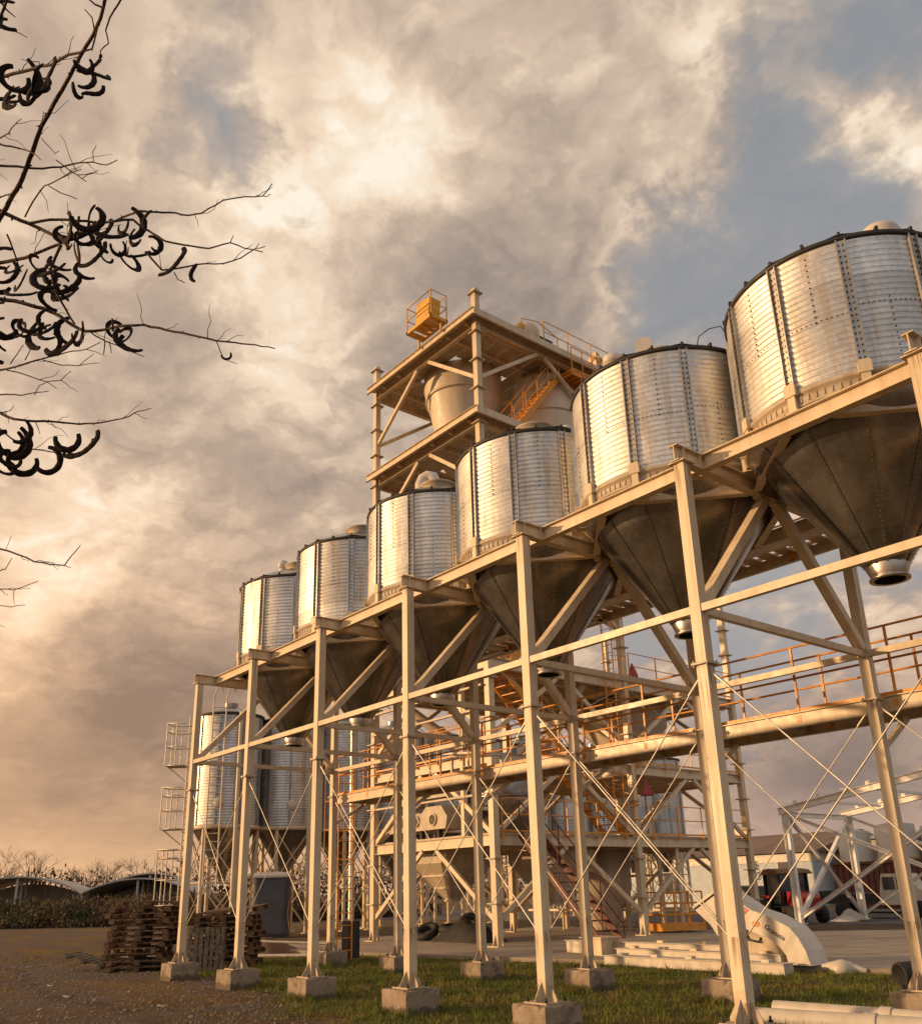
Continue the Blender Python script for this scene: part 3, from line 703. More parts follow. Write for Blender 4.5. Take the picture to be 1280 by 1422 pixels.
    for k in range(NST * 2): polar_box(rim, PI * k / NST, SR + 0.02, ZT + 0.045, (0.06, 0.03, 0.05))
    part('eave_rim', rim, DARK, root, (0, 0, 0))
    rf = MB(); nr = 44
    ring = lambda r, z_, w_: [(r * math.cos(2 * PI * j / nr), r * math.sin(2 * PI * j / nr), z_ + (w_ if j % 4 == 0 else 0)) for j in range(nr)]
    rs = [ring(SR + 0.02, ZT + 0.035, .03), ring(0.8, ZT + 0.30, .04), ring(0.32, ZT + 0.53, .03)]
    vs = sum(rs, []); rf.add(vs, [(i * nr + j, i * nr + (j + 1) % nr, (i + 1) * nr + (j + 1) % nr, (i + 1) * nr + j) for i in range(2) for j in range(nr)])
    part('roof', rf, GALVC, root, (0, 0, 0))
    part('roof_cap', MB().lathe([(0.33, ZT + 0.50), (0.33, ZT + 0.66), (0.36, ZT + 0.67), (0.36, ZT + 0.70), (0.0, ZT + 0.78)], 32), CREAM2, root, (0, 0, 0))
    return root


def vent(root, kind, dx, dy, top, s_=1.0):
    """roof vents differ from silo to silo; dx, dy in row axes, top = height of the highest point"""
    rz = root.rotation_euler.z; rr_ = math.hypot(dx, dy); zb = ZT + 0.03 + (SR - rr_) * 0.46
    c = Matrix.Rotation(-rz, 3, 'Z') @ Vector((dx, dy, 0)); c.z = zb; h = top - zb; mb = MB()
    if kind == 'goose':
        q = Matrix.Rotation(-rz, 3, 'Z') @ Vector((0.80, 0.60, 0)); k = h / 0.42
        mb.tube([c, c + Vector((0, 0, h * .62)), c + q * .05 + Vector((0, 0, h * .85)), c + q * .14 + Vector((0, 0, h * .93)), c + q * .24 + Vector((0, 0, h * .88)), c + q * .30 + Vector((0, 0, h * .55))], [0.10 * s_] * 6, 14)
    elif kind == 'ball':
        mb.tube([c, c + Vector((0, 0, h * 0.6))], 0.10 * s_, 14)
        mb.lathe([(0.001, top - .28 * s_)] + [(0.14 * s_ * math.sin(t), top - .14 * s_ - 0.14 * s_ * math.cos(t)) for t in (0.3, 0.6, 0.9, 1.3, 1.7, 2.1, 2.5, 2.9, 3.14)], 20, (c.x, c.y))
    elif kind == 'pipe':
        mb.lathe([(0.11 * s_, zb), (0.11 * s_, top - .16), (0.15 * s_, top - .15), (0.15 * s_, top - .04), (0.03, top)], 18, (c.x, c.y))
    elif kind == 'dome':
        mb.lathe([(0.20 * s_, zb), (0.20 * s_, top - .16)] + [(0.20 * s_ * math.cos(t), top - .16 + 0.16 * math.sin(t)) for t in (0.1, 0.4, 0.7, 1.0, 1.3, 1.57)], 24, (c.x, c.y))
    elif kind == 'hood':
        M = Matrix.Translation(c) @ Matrix.Rotation(-rz + 0.6, 4, 'Z') @ Matrix.Rotation(PI / 2, 4, 'X')
        mb.prism([(-.10, 0), (.08, 0), (.08, h * .5), (.15, h * .55), (.13, h * .95), (.0, h), (-.10, h * .85)], M, 0.18)
    part('roof_vent', mb, WHITE, root, (0, 0, 0))


SIL = [
    ('hopper silo at the far left end of the raised row, round white roof vent', R_(-97), [('ball', -0.4, -0.245, 9.25, 1.0)]),
    ('second raised hopper silo from the left, plain ribbed roof and low round cap', R_(-74), []),
    ('third raised hopper silo from the left, white gooseneck vent beside its roof cap', R_(-92), [('goose', -0.24, -0.245, 9.28, 1.15)]),
    ('fourth raised hopper silo from the left, in front of the tall tower', R_(-60), [('ball', 0.55, 0.2, 8.95, 0.8)]),
    ('raised hopper silo second from the right, two white roof pipes above its rim', R_(-74), [('pipe', -0.52, -0.445, 9.18, 1.0), ('hood', -0.03, -0.345, 9.22, 1.0)]),
    ('nearest raised hopper silo, largest in view and cut by the right edge', R_(-93), [('dome', 0.77, -0.345, 8.84, 1.2)]),
]
CABLE = [(13.19, 1.2, 8.37), (13.20, 1.2, 8.46), (13.25, 1.2, 8.60), (13.42, 1.2, 8.63), (13.60, 1.2, 8.57), (13.66, 1.25, 8.38)]
sp = make_silo(); silos = [sp] + [dup(sp) for _ in range(5)]
for i, (s_, (lab, rz, vs)) in enumerate(zip(silos, SIL)):
    s_.location = ((i + .5) * L - 0.04, SY, 0); s_.rotation_euler = (0, 0, rz)
    tag(s_, lab, 'silo', 'raised hopper silos in a row')
    for v_ in vs: vent(s_, *v_)
    if i == 4:
        Mi = Matrix.Rotation(-rz, 4, 'Z') @ Matrix.Translation(-Vector(s_.location))
        part('loose_cable', MB().tube([Mi @ Vector(q) for q in CABLE], 0.008, 5), DARK, s_, (0, 0, 0))


# ------------------------------------------------------------------ railings and walkways
def railing(root, p0, p1, n, h=0.95, mat=None, toe=True, name='railing'):
    """posts are sub-parts of the railing"""
    mat = mat or ORANGE; p0 = Vector(p0); p1 = Vector(p1); up = Vector((0, 0, 1)); mb = MB()
    for f in (1.0, 0.52): mb.tube([p0 + up * h * f, p1 + up * h * f], 0.017, 8)
    if toe: mb.bar(p0 + up * 0.03, p1 + up * 0.03, 0.012, 0.055)
    r = part(name, mb, mat, root)
    for i in range(n + 1):
        q = p0.lerp(p1, i / n); pm = MB().bar(q - up * 0.14, q + up * (h - 0.012), 0.030, 0.030, up=(1, 0, 0)); pm.box(q - up * 0.10, (0.07, 0.07, 0.10)); part('post', pm, mat, r)
    return r


wk = empty('walkway', (6, 4.2, 0), label='long steel walkway with orange double railings running behind the back columns', cat='walkway')
XA, XB = -0.25, 18.0
for y_ in (3.80, 4.62): part('side_beam', MB().b2((XA, y_ - 0.006, 3.684), (XB, y_ + 0.006, 3.866)).b2((XA, y_ - 0.045, 3.672), (XB, y_ + 0.045, 3.684)).b2((XA, y_ - 0.045, 3.866), (XB, y_ + 0.030, 3.878)), CREAM, wk)
GR = MB()
for i in range(61): GR.b2((XA + i * 0.30, 3.81, 3.845), (XA + i * 0.30 + 0.24, 4.61, 3.862))
part('deck_grating', GR, CREAM2, wk)
for i in range(14): part('cross_bearer', MB().bar((XA + 0.05 + i * 1.359, 3.84, 3.77), (XA + 0.05 + i * 1.359, 4.58, 3.77), 0.05, 0.12), CREAM2, wk)
railing(wk, (XA, 3.825, 3.88), (XB, 3.825, 3.88), 13); railing(wk, (XA, 4.60, 3.88), (XB, 4.60, 3.88), 13)
for i in range(6):
    x_ = i * L
    bm = MB().channel((x_ + 0.075, 3.72, 3.66), (x_ + 0.55, 3.80, 3.25), 0.05, 0.06)
    bm = MB().bar((x_, 3.66, 3.20), (x_, 4.45, 3.66), 0.06, 0.07); part('bracket', bm, CREAM, wk)
wu = empty('walkway', (6, 4.4, 0), label='upper service walkway with orange railing, seen between the silo cones', cat='walkway')
for y_ in (4.0, 4.75): part('side_beam', MB().channel((-0.2, y_, 6.53), (13.6, y_, 6.53), 0.07, 0.16, t=0.008, side=1 if y_ < 4.3 else -1), CREAM, wu)
GR = MB()
for i in range(45): GR.b2((-0.2 + i * 0.305, 4.04, 6.60), (-0.2 + i * 0.305 + 0.22, 4.71, 6.615))
part('deck_grating', GR, CREAM2, wu)
railing(wu, (-0.2, 4.02, 6.63), (13.5, 4.02, 6.63), 10)
railing(wu, (-0.2, 4.73, 6.63), (13.5, 4.73, 6.63), 10)
for i in range(6):
    part('bracket', MB().bar((i * L, 3.66, 6.10), (i * L, 4.55, 6.44), 0.06, 0.06).bar((i * L, 3.72, 6.42), (i * L, 4.72, 6.42), 0.06, 0.055), CREAM, wu)


def ladder(root, p, h, rz, mat, cage_from=2.2, wdt=0.42, pitch=0.28):
    """vertical caged ladder: stiles + rungs, cage hoops + straps; faces +x before rotation"""
    M = Matrix.Translation(p) @ Matrix.Rotation(rz, 4, 'Z'); T = lambda *q: M @ Vector(q)
    a = MB()
    for s_ in (-1, 1): a.tube([T(0, s_ * wdt / 2, 0), T(0, s_ * wdt / 2, h)], 0.022, 6)
    z_ = 0.2
    while z_ < h: a.tube([T(0, -wdt / 2, z_), T(0, wdt / 2, z_)], 0.013, 5); z_ += pitch
    part('ladder', a, mat, root)
    if cage_from < h:
        c = MB(); z_ = cage_from; ring = lambda zz: [T(0.35 - 0.36 * math.cos(t), 0.34 * math.sin(t), zz) for t in [0.3 + i * (2 * PI - 0.6) / 12 for i in range(13)]]
        while z_ < h + 0.01: c.tube(ring(z_), 0.012, 5); z_ += 0.7
        for k in (1, 4, 6, 8, 11): c.tube([ring(cage_from)[k], ring(h)[k]], 0.010, 5)
        part('safety_cage', c, mat, root)


ld = empty('caged_ladder', (-0.42, 4.2, 0), label='orange caged ladder rising from the concrete to the left end of the walkway', cat='ladder')
ladder(ld, (-0.42, 4.2, 0.1), 4.6, PI, ORANGE, 2.3)
dp = empty('downpipe', (-0.80, 4.62, 0), label='thin galvanised vertical pipe beside the orange ladder, standing over a dark box', cat='pipe')
pb = MB().tube([(-0.80, 4.62, 0.95), (-0.80, 4.62, 6.5)], 0.075, 14)
for i in range(9): pb.tube([(-0.80, 4.62, 1.2 + i * 0.62), (-0.80, 4.62, 1.24 + i * 0.62)], 0.090, 14)
part('pipe', pb, ROD, dp); part('outlet_box', MB().b2((-0.96, 4.46, 0.10), (-0.64, 4.78, 0.95)), DARK, dp)

# ------------------------------------------------------------------ processing tower
X1, X2 = -6.70, -0.57; YT = [9.2, 15.3, 21.45]
tw = empty('process_tower', (X1, 9.2, 0), label='tall open cream steel tower with stacked decks rising behind the silo row', cat='tower')


def tcol(x_, y_, h, rings):
    c = MB(); c.b2((x_ - 0.105, y_ - 0.105, 0.12), (x_ + 0.105, y_ + 0.105, h)).b2((x_ - 0.22, y_ - 0.22, 0.10), (x_ + 0.22, y_ + 0.22, 0.125))
    for q in (1, -1):
        c.prism([(0, 0), (0.1, 0), (0.1, 0.03), (0, 0.3)], Matrix.Translation((x_ + 0.105 * q, y_, 0.125)) @ Matrix.Rotation(0 if q > 0 else PI, 4, 'Z') @ Matrix.Rotation(PI / 2, 4, 'X'), 0.02)
        c.prism([(0, 0), (0.1, 0), (0.1, 0.03), (0, 0.3)], Matrix.Translation((x_, y_ + 0.105 * q, 0.125)) @ Matrix.Rotation(PI / 2 * q, 4, 'Z') @ Matrix.Rotation(PI / 2, 4, 'X'), 0.02)
    o = part('column', c, CREAM, tw)
    f = MB()
    for z_ in rings: f.b2((x_ - 0.20, y_ - 0.20, z_), (x_ + 0.20, y_ + 0.20, z_ + 0.035))
    if rings: part('flange', f, CREAM2, o)


hi = [1.2, 2.4, 4.2, 6.4, 7.6, 9.4, 11, 12.9, 14.0, 15.1, 16.2, 17.5, 18.6, 19.7, 21.3]
for x_ in (X1, X2):
    tcol(x_, YT[0], 21.5, hi); tcol(x_, YT[1], 21.3, hi[:-1]); tcol(x_, YT[2], 12.0, [1, 2, 3.4, 4.5, 5.8, 7.0, 8.1, 8.9, 10, 11])


def beam_x(y_, z_, h=0.30): return MB().ibeam((X1 + 0.11, y_, z_), (X2 - 0.11, y_, z_), 0.16, h)
def beam_y(x_, y0, y1, z_, h=0.30): return MB().ibeam((x_, y0 + 0.11, z_), (x_, y1 - 0.11, z_), 0.16, h)


LEV = [3.08, 5.40, 8.25, 12.4, 16.5, 20.3]
for k, z_ in enumerate(LEV):
    far = 2 if k < 3 else 1
    for j in range(far + 1): part('floor_beam', beam_x(YT[j], z_ - 0.16), CREAM, tw)
    for x_ in (X1, X2):
        for j in range(far): part('floor_beam', beam_y(x_, YT[j], YT[j + 1], z_ - 0.16), CREAM, tw)
    drop = min(2.25, 2.3); zb = z_ - 0.33 - 1.95
    for j in range(far + 1):                                           # V knees in the faces along x
        if k == 0 and j == 1: continue
        for s_, xc in ((1, X1), (-1, X2)): part('knee_brace', MB().bar((xc + 0.10 * s_, YT[j], zb), ((X1 + X2) / 2 - 0.35 * s_, YT[j], z_ - 0.32), 0.10, 0.13), CREAM, tw)
    for x_ in (X1, X2):
        for j in range(far):
            ym = (YT[j] + YT[j + 1]) / 2
            for s_, yc in ((1, YT[j]), (-1, YT[j + 1])): part('knee_brace', MB().bar((x_, yc + 0.10 * s_, zb), (x_, ym - 0.20 * s_, z_ - 0.32), 0.10, 0.13), CREAM, tw)
# decks of planked plate; the upper ones overhang
def deck(z_, y0, y1, x0, x1, holes=()):
    mb = MB(); w_ = 0.62; y_ = y0
    while y_ < y1 - 0.05:
        y2 = min(y_ + w_ - 0.03, y1); segs = [(x0, x1)]
        for (hx, hy, hr) in holes:
            if abs((y_ + y2) / 2 - hy) < hr:
                ns_ = []
                for a, b in segs:
                    if hx - hr > a: ns_.append((a, min(b, hx - hr)))
                    if hx + hr < b: ns_.append((max(a, hx + hr), b))
                segs = ns_
        for a, b in segs: mb.b2((a, y_, z_ - 0.005), (b, y2, z_ + 0.04))
        y_ += w_
    part('deck_plate', mb, CREAM2, tw)
    jb = MB(); x_ = x0 + 0.75
    while x_ < x1 - 0.3:
        if all(abs(x_ - hx) > hr - 0.1 for hx, hy, hr in holes): jb.bar((x_, y0 + 0.1, z_ - 0.09), (x_, y1 - 0.1, z_ - 0.09), 0.08, 0.15)
        x_ += 1.02
    part('joist', jb, CREAM, tw)


FUN = [(-3.9, 11.3), (-2.1, 13.9)]
deck(20.32, 8.85, 16.0, X1 - 0.05, X2 + 0.30, [(FUN[0][0], FUN[0][1], 1.1)])
deck(16.52, 8.85, 15.6, X1 - 0.05, X2 + 0.30, [(FUN[0][0], FUN[0][1], 0.8)])
deck(12.42, 9.35, 15.2, X1 + 0.1, X2 - 0.1); deck(8.27, 9.35, 21.3, X1 + 0.1, X2 - 0.1); deck(3.10, 9.35, 21.3, X1 + 0.1, X2 - 0.1)
eb = MB()
for z_ in (20.32, 16.52):
    eb.channel((X1 - 0.08, 8.78, z_ - 0.05), (X2 + 0.36, 8.78, z_ - 0.05), 0.08, 0.26, side=-1); eb.channel((X2 + 0.36, 8.78, z_ - 0.05), (X2 + 0.36, 16.0, z_ - 0.05), 0.08, 0.26, side=1)
part('edge_channel', eb, CREAM, tw)
deck(5.42, 9.35, 15.2, X1 + 0.1, X1 + 3.2); deck(5.42, 15.4, 21.3, X1 + 0.1, X2 - 0.1)
railing(tw, (X1 + 0.2, 9.12, 5.45), (X2 - 0.2, 9.12, 5.45), 5); railing(tw, (X2 + 0.12, 15.6, 5.45), (X2 + 0.12, 21.3, 5.45), 4); railing(tw, (X1 + 0.2, 9.12, 12.46), (X2 - 0.2, 9.12, 12.46), 4)
# railings of the low decks face the camera
railing(tw, (X2 + 0.12, 9.4, 3.14), (X2 + 0.12, 21.3, 3.14), 9); railing(tw, (X2 + 0.12, 15.5, 8.3), (X2 + 0.12, 21.3, 8.3), 4); railing(tw, (X1 + 0.2, 9.12, 8.3), (X2 - 0.2, 9.12, 8.3), 5)
railing(tw, (X2 + 0.30, 12.2, 20.37), (X2 + 0.30, 15.9, 20.37), 3, mat=YELLOW); railing(tw, (X2 - 0.8, 15.95, 20.37), (X2 + 0.30, 15.95, 20.37), 1, mat=YELLOW)


def stair(root, a, b, wdt, n, mat, rail=True):
    a = Vector(a); b = Vector(b); d_ = b - a; hd = Vector((d_.x, d_.y, 0)).normalized(); sd_ = Vector((hd.y, -hd.x, 0)); st = MB()
    for s_ in (-1, 1): st.bar(a + sd_ * s_ * wdt / 2, b + sd_ * s_ * wdt / 2, 0.05, 0.20)
    for i in range(n):
        p = a.lerp(b, (i + .5) / n); st.box(p, (0.22, wdt - 0.06, 0.03), Matrix.Rotation(math.atan2(hd.y, hd.x), 3, 'Z'))
    part('stair_flight', st, mat, root)
    if rail:
        r = MB()
        for s_ in (-1, 1):
            for f in (0.95, 0.5): r.tube([a + sd_ * s_ * wdt / 2 + Vector((0, 0, f)), b + sd_ * s_ * wdt / 2 + Vector((0, 0, f))], 0.02, 6)
            for i in range(5):
                p = a.lerp(b, i / 4) + sd_ * s_ * wdt / 2; r.tube([p, p + Vector((0, 0, 0.95))], 0.018, 6)
        part('stair_rail', r, mat, root)


stair(tw, (-1.05, 10.9, 16.55), (-1.05, 13.3, 19.6), 0.75, 13, ORANGE)
lg = MB().b2((-1.45, 13.3, 19.58), (-0.1, 15.1, 19.62)); lg.bar((-1.45, 13.3, 19.52), (-1.45, 15.1, 19.52), 0.05, 0.2).bar((-0.1, 13.3, 19.52), (-0.1, 15.1, 19.52), 0.05, 0.2)
for i in range(7): lg.bar((-1.4, 13.4 + i * .27, 19.52), (-0.15, 13.4 + i * .27, 19.52), 0.03, 0.10)
part('landing', lg, ORANGE, tw)
railing(tw, (-0.06, 13.35, 19.62), (-0.06, 15.05, 19.62), 3)
stair(tw, (2.75, 10.2, 0.15), (-0.15, 10.2, 3.05), 0.8, 12, RUST)
stair(tw, (-1.25, 15.0, 3.15), (-1.25, 12.2, 5.9), 0.8, 12, ORANGE); stair(tw, (-1.25, 12.2, 5.9), (-1.25, 9.9, 8.2), 0.8, 10, ORANGE)
stair(tw, (-1.25, 10.4, 8.3), (-1.25, 13.9, 12.3), 0.8, 14, ORANGE)
ladder(tw, (X2 + 0.35, 14.2, 3.2), 9.2, PI / 2, ORANGE, 0.8)

# ------------------------------------------------------------------ machines and hoppers in the tower
def hopper(name, c, prof, mat, label, cat, legs=True, group=None, n=36, rings=()):
    r = empty(name, (c[0], c[1], prof[-1][1]), label=label, cat=cat, group=group)
    part('vessel', MB().lathe(prof, n, c), mat, r)
    for (rr, z_) in rings: part('ring_flange', MB().lathe([(rr, z_ - 0.05), (rr + 0.07, z_ - 0.05), (rr + 0.07, z_ + 0.05), (rr, z_ + 0.05)], n, c), mat, r)
    return r


hopper('funnel', FUN[0], [(0, 20.28), (1.5, 20.27), (1.5, 19.8), (1.38, 19.2), (0.92, 17.2), (0.88, 16.6), (0.5, 16.2), (0.0, 16.15)], FUNP, 'tall beige funnel nearer the tower corner, between its two top decks', 'funnel', rings=[(1.39, 19.3), (0.96, 17.4)])
hopper('funnel', FUN[1], [(0, 20.25), (0.95, 20.24), (1.35, 19.8), (1.35, 18.2), (1.05, 17.4), (0.95, 16.57)], FUNP, 'wide beige vessel behind the yellow stair, between the two top decks', 'vessel', rings=[(1.35, 18.4)])
hopper('hopper', (-3.6, 12.2), [(0, 12.35), (2.1, 12.34), (2.1, 11.0), (0.35, 8.6), (0.35, 8.35), (0, 8.33)], CREAM2, 'big beige cone hopper hanging under the middle tower deck behind the silo cones', 'hopper', rings=[(2.1, 11.0)])
hopper('hopper', (-3.2, 18.2), [(0, 8.2), (1.6, 8.19), (1.6, 7.2), (0.3, 5.6), (0.3, 5.45), (0, 5.44)], CREAM2, 'beige cone hopper in the far bay of the tower above mid level', 'hopper')


def pyramid(name, c, z1, z0, a, b, label, cat='hopper', mat=None):
    r = empty(name, (c[0], c[1], z0), label=label, cat=cat); x_, y_ = c; mb = MB()
    q = lambda s_, z_: [(x_ - s_, y_ - s_, z_), (x_ + s_, y_ - s_, z_), (x_ + s_, y_ + s_, z_), (x_ - s_, y_ + s_, z_)]
    vs = q(a, z1) + q(a, z1 - 0.3) + q(b, z0 + 0.1) + q(b, z0)
    mb.add(vs, [(0, 1, 2, 3)] + [(4 * i + j, 4 * i + (j + 1) % 4, 4 * i + 4 + (j + 1) % 4, 4 * i + 4 + j) for i in range(3) for j in range(4)] + [(15, 14, 13, 12)])
    part('body', mb, mat or CREAM2, r)
    rb = MB()
    for j in range(4):
        p0 = Vector(vs[4 + j]); p1 = Vector(vs[8 + j]); rb.bar(p0, p1, 0.06, 0.06)
    for z_ in (0.35, 0.7):
        for j in range(4): rb.bar(Vector(vs[4 + j]).lerp(Vector(vs[8 + j]), z_), Vector(vs[4 + (j + 1) % 4]).lerp(Vector(vs[8 + (j + 1) % 4]), z_), 0.05, 0.07)
    part('rib', rb, mat or CREAM2, r); return r


pyramid('hopper', (-4.6, 10.8), 2.72, 1.25, 0.95, 0.18, 'inverted pyramid hopper hanging under the lowest deck near the dark tyres')
pyramid('hopper', (-2.4, 13.2), 2.72, 1.05, 1.0, 0.2, 'inverted pyramid hopper behind the rusty stair under the lowest deck')
hopper('vessel', (-3.4, 16.6), [(0, 2.85), (1.0, 2.84), (1.0, 1.5), (0.4, 0.3), (0.4, 0.12), (0, 0.12)], CREAM2, 'wide brownish vessel standing on the slab beside the third tower column', 'vessel')
hopper('mixer_tank', (-3.0, 12.0), [(0, 5.1), (1.0, 5.09), (1.15, 4.9), (1.15, 3.7), (0.6, 3.12)], GALVC, 'dark round tank on the low deck behind the diagonal braces', 'tank', rings=[(1.15, 4.4)])
# bag filter with a red band
fl = empty('filter_drum', (-2.0, 10.7, 8.3), label='white round filter drum with a red band and orange swirls, above the mid deck', cat='filter')
part('drum', MB().lathe([(0, 10.15), (0.85, 10.05), (0.95, 9.9), (0.95, 8.9), (0.5, 8.35), (0, 8.32)], 40, (-2.0, 10.7)), WHITE, fl)
part('red_band', MB().lathe([(0.955, 9.25), (0.962, 9.25), (0.962, 9.48), (0.955, 9.48)], 40, (-2.0, 10.7)), RED, fl)
sw = MB()
for k, (a0, z0) in enumerate(((-1.55, 9.55), (-1.0, 9.6), (-0.5, 9.6), (-0.1, 9.5))):
    sw.tube([(-2.0 + 0.965 * math.cos(a0 + t * 0.06 * k1), 10.7 + 0.965 * math.sin(a0 + t * 0.06 * k1), z0 + 0.13 * math.sin(t * 1.3)) for t, k1 in [(i * 0.5, 1) for i in range(10)]], 0.03, 6)
part('swirl_mark', sw, YELLOW, fl)
# sieve machine with round ports
sv = empty('sieve_machine', (-4.6, 10.3, 3.14), label='long white sieve machine with round dark ports on the lowest deck', cat='machine')
M0 = Matrix.Translation((-4.4, 9.75, 3.14)) @ Matrix.Rotation(PI / 2, 4, 'X')
part('housing', MB().prism([(-1.5, 0.25), (1.5, 0.25), (1.6, 0.6), (1.3, 0.95), (0.5, 0.95), (0.3, 0.78), (-1.35, 0.85), (-1.6, 0.6)], M0, 1.0), CREAM2, sv)
for k in range(3): part('port', MB().lathe([(0.15, -0.03), (0.19, -0.03), (0.19, 0.03), (0.15, 0.03)], 24), CREAM, sv, (-5.3 + k * 0.9 + 4.6, 9.235 - 10.3, 0.55), (PI / 2, 0, 0)); part('port_shade', MB().tube([(-5.3 + k * 0.9, 9.245, 3.69), (-5.3 + k * 0.9, 9.225, 3.69)], 0.148, 24), DARK, sv); part('spring_foot', MB().tube([(-5.3 + k * 0.9, 9.5, 3.14), (-5.3 + k * 0.9, 9.5, 3.40)], 0.09, 10), DARK, sv)  # dark discs stand for the shade inside the round holes
part('top_cover', MB().b2((-5.9, 9.4, 4.36), (-3.0, 10.1, 4.50)), CREAM2, sv)
for (x_, y_, z_, lab) in ((X2 + 0.05, 15.95, 4.62, 'red pyramid lamp cap on the tower column above the low deck railing'), (X2 + 0.05, 15.75, 8.62, 'red pyramid cap higher up on the same tower column beside the walkway')):
    wthing('warning_cap', MB().lathe([(0.24, z_ - 0.20), (0.24, z_ - 0.15), (0.03, z_ + 0.30), (0, z_ + 0.30)], 4, (x_, y_), False), RED, label=lab, cat='marker')
wthing('roof_sheet', MB().box((1.0, 7.3, 4.98), (1.5, 1.1, 0.05), Matrix.Rotation(0.10, 3, 'Y')).b2((0.4, 6.9, 4.2), (0.46, 6.96, 4.9)).b2((1.6, 7.6, 4.2), (1.66, 7.66, 4.86)).b2((0.3, 6.8, 4.12), (1.8, 7.8, 4.2)), WHITE, label='bright white sheet cover lying above the walkway beam beside the fifth front column', cat='cover')

prk = empty('pipe_rack', (-5.5, 17, 0.1), label='rack of thin upright pipes and cross rails standing in the shade behind the tyres', cat='pipe rack')
random.seed(31)
for i in range(14):
    x_ = -7.4 + i * 0.52; h_ = random.uniform(1.9, 2.9); part('pipe', MB().tube([(x_, 17.0 + (i % 3) * 0.35, 0.1), (x_, 17.0 + (i % 3) * 0.35, h_)], random.choice([0.05, 0.07, 0.09]), 10), random.choice([CREAM, CREAM2, WHITE]), prk)
for z_ in (0.8, 1.9): part('rail', MB().bar((-7.6, 16.9, z_), (-0.6, 16.9, z_), 0.06, 0.08), CREAM, prk)
for (a, b, r_, lab) in (((-6.3, 9.8, 8.0), (-3.4, 11.8, 5.2), 0.17, 'sloping beige spout behind the second and third back columns'), ((-0.9, 13.6, 8.0), (-2.4, 12.4, 5.2), 0.16, 'sloping beige spout beside the orange stair'), ((-5.9, 9.6, 5.2), (-4.6, 10.2, 4.5), 0.14, 'short spout feeding the sieve machine'), ((-6.4, 12.6, 16.2), (-5.0, 11.8, 12.5), 0.2, 'sloping spout between the upper decks')):
    r_o = empty('spout', a, label=lab, cat='spout', group='spouts in the tower'); part('pipe', MB().tube([a, b], r_, 16), CREAM2, r_o); part('collar', MB().tube([Vector(a).lerp(Vector(b), .47), Vector(a).lerp(Vector(b), .53)], r_ + .04, 16), CREAM, r_o)
for x_ in (X1, X2):
    for y0_, y1_ in ((YT[0], YT[1]), (YT[1], YT[2])):
        part('tie_rod', MB().tube([(x_, y0_ + .1, 5.2), (x_, y1_ - .1, 8.0)], 0.014, 6), ROD, tw); part('tie_rod', MB().tube([(x_ + .03, y1_ - .1, 5.2), (x_ + .03, y0_ + .1, 8.0)], 0.014, 6), ROD, tw)
# bundles of cable trays along the front face
for z_ in (4.2, 6.7, 7.4): part('cable_tray', MB().channel((X1 + .12, 9.02, z_), (X2 - .12, 9.02, z_), 0.10, 0.06), CREAM2, tw)
for x_ in (-5.4, -1.9): part('middle_post', MB().b2((x_ - .07, 9.13, 3.1), (x_ + .07, 9.27, 7.92)), CREAM, tw)

# motors, pipe and basket on the top deck
mo = empty('drive_motor', (X2 - 0.3, 12.0, 20.36), label='cream elevator drive head with dark motor on the top deck edge', cat='motor')
part('housing', MB().lathe([(0, 0), (0.42, 0.0), (0.42, 0.7), (0.30, 0.95), (0, 1.0)], 20, (0, 0)), CREAM, mo, (0.0, 0, 0.0)); part('motor', MB().tube([(0.1, 0.35, 0.45), (0.1, 0.95, 0.45)], 0.20, 18), DARK, mo, (0, 0, 0))
part('duct', MB().tube([(0, -0.1, 0.7), (0.05, -0.45, 0.8), (0.1, -0.7, 0.5), (0.1, -0.75, 0.05)], 0.14, 12), YELLOW, mo, (0, 0, 0)); part('guard_frame', MB().tube([(0.4, -0.7, 0), (0.4, -0.7, 0.8), (0.4, 0.1, 1.0), (0.4, 1.1, 0.7), (0.4, 1.1, 0)], 0.02, 6), YELLOW, mo, (0, 0, 0))
ps = empty('vent_pipe', (X2 - 0.1, 15.4, 20.36), label='upright cream pipe with a flared top at the far end of the top deck', cat='pipe')
part('pipe', MB().lathe([(0.20, -1.2), (0.20, 0.55), (0.30, 0.62), (0.30, 0.72), (0.0, 0.74)], 20), CREAM, ps, (0, 0, 0)); part('hoop', MB().tube([(0.25 + 0.75 * (1 - math.cos(t)) / 2, -0.05 - 0.9 * math.sin(t / 2), 0.55 - 0.9 * (t / PI) ** 2) for t in [i * PI / 10 for i in range(11)]], 0.018, 6), YELLOW, ps, (0, 0, 0))
bk = empty('access_basket', (-3.0, 8.6, 20.4), label='yellow access basket with railings hanging over the front edge of the top deck', cat='basket')
bm = MB(); bx0, bx1, by0, by1, bz = -3.3, -1.8, 8.2, 8.95, 20.72
bm.b2((bx0, by0, bz), (bx0 + 0.08, by1, bz + 0.12)).b2((bx1 - 0.08, by0, bz), (bx1, by1, bz + 0.12)).b2((bx0, by0, bz + .003), (bx1, by0 + 0.08, bz + 0.123)).b2((bx0, by1 - 0.08, bz + .003), (bx1, by1, bz + 0.123))
for k in range(5): bm.b2((bx0 + 0.12 + k * 0.28, by0 + .08, bz + 0.02), (bx0 + 0.26 + k * 0.28, by1 - .08, bz + 0.06))
part('floor', bm, YELLOW, bk)
br = MB()
for x_ in (bx0 + 0.03, bx1 - 0.03):
    for y_ in (by0 + 0.03, by1 - 0.03): br.tube([(x_, y_, bz), (x_, y_, bz + 1.15)], 0.025, 6)
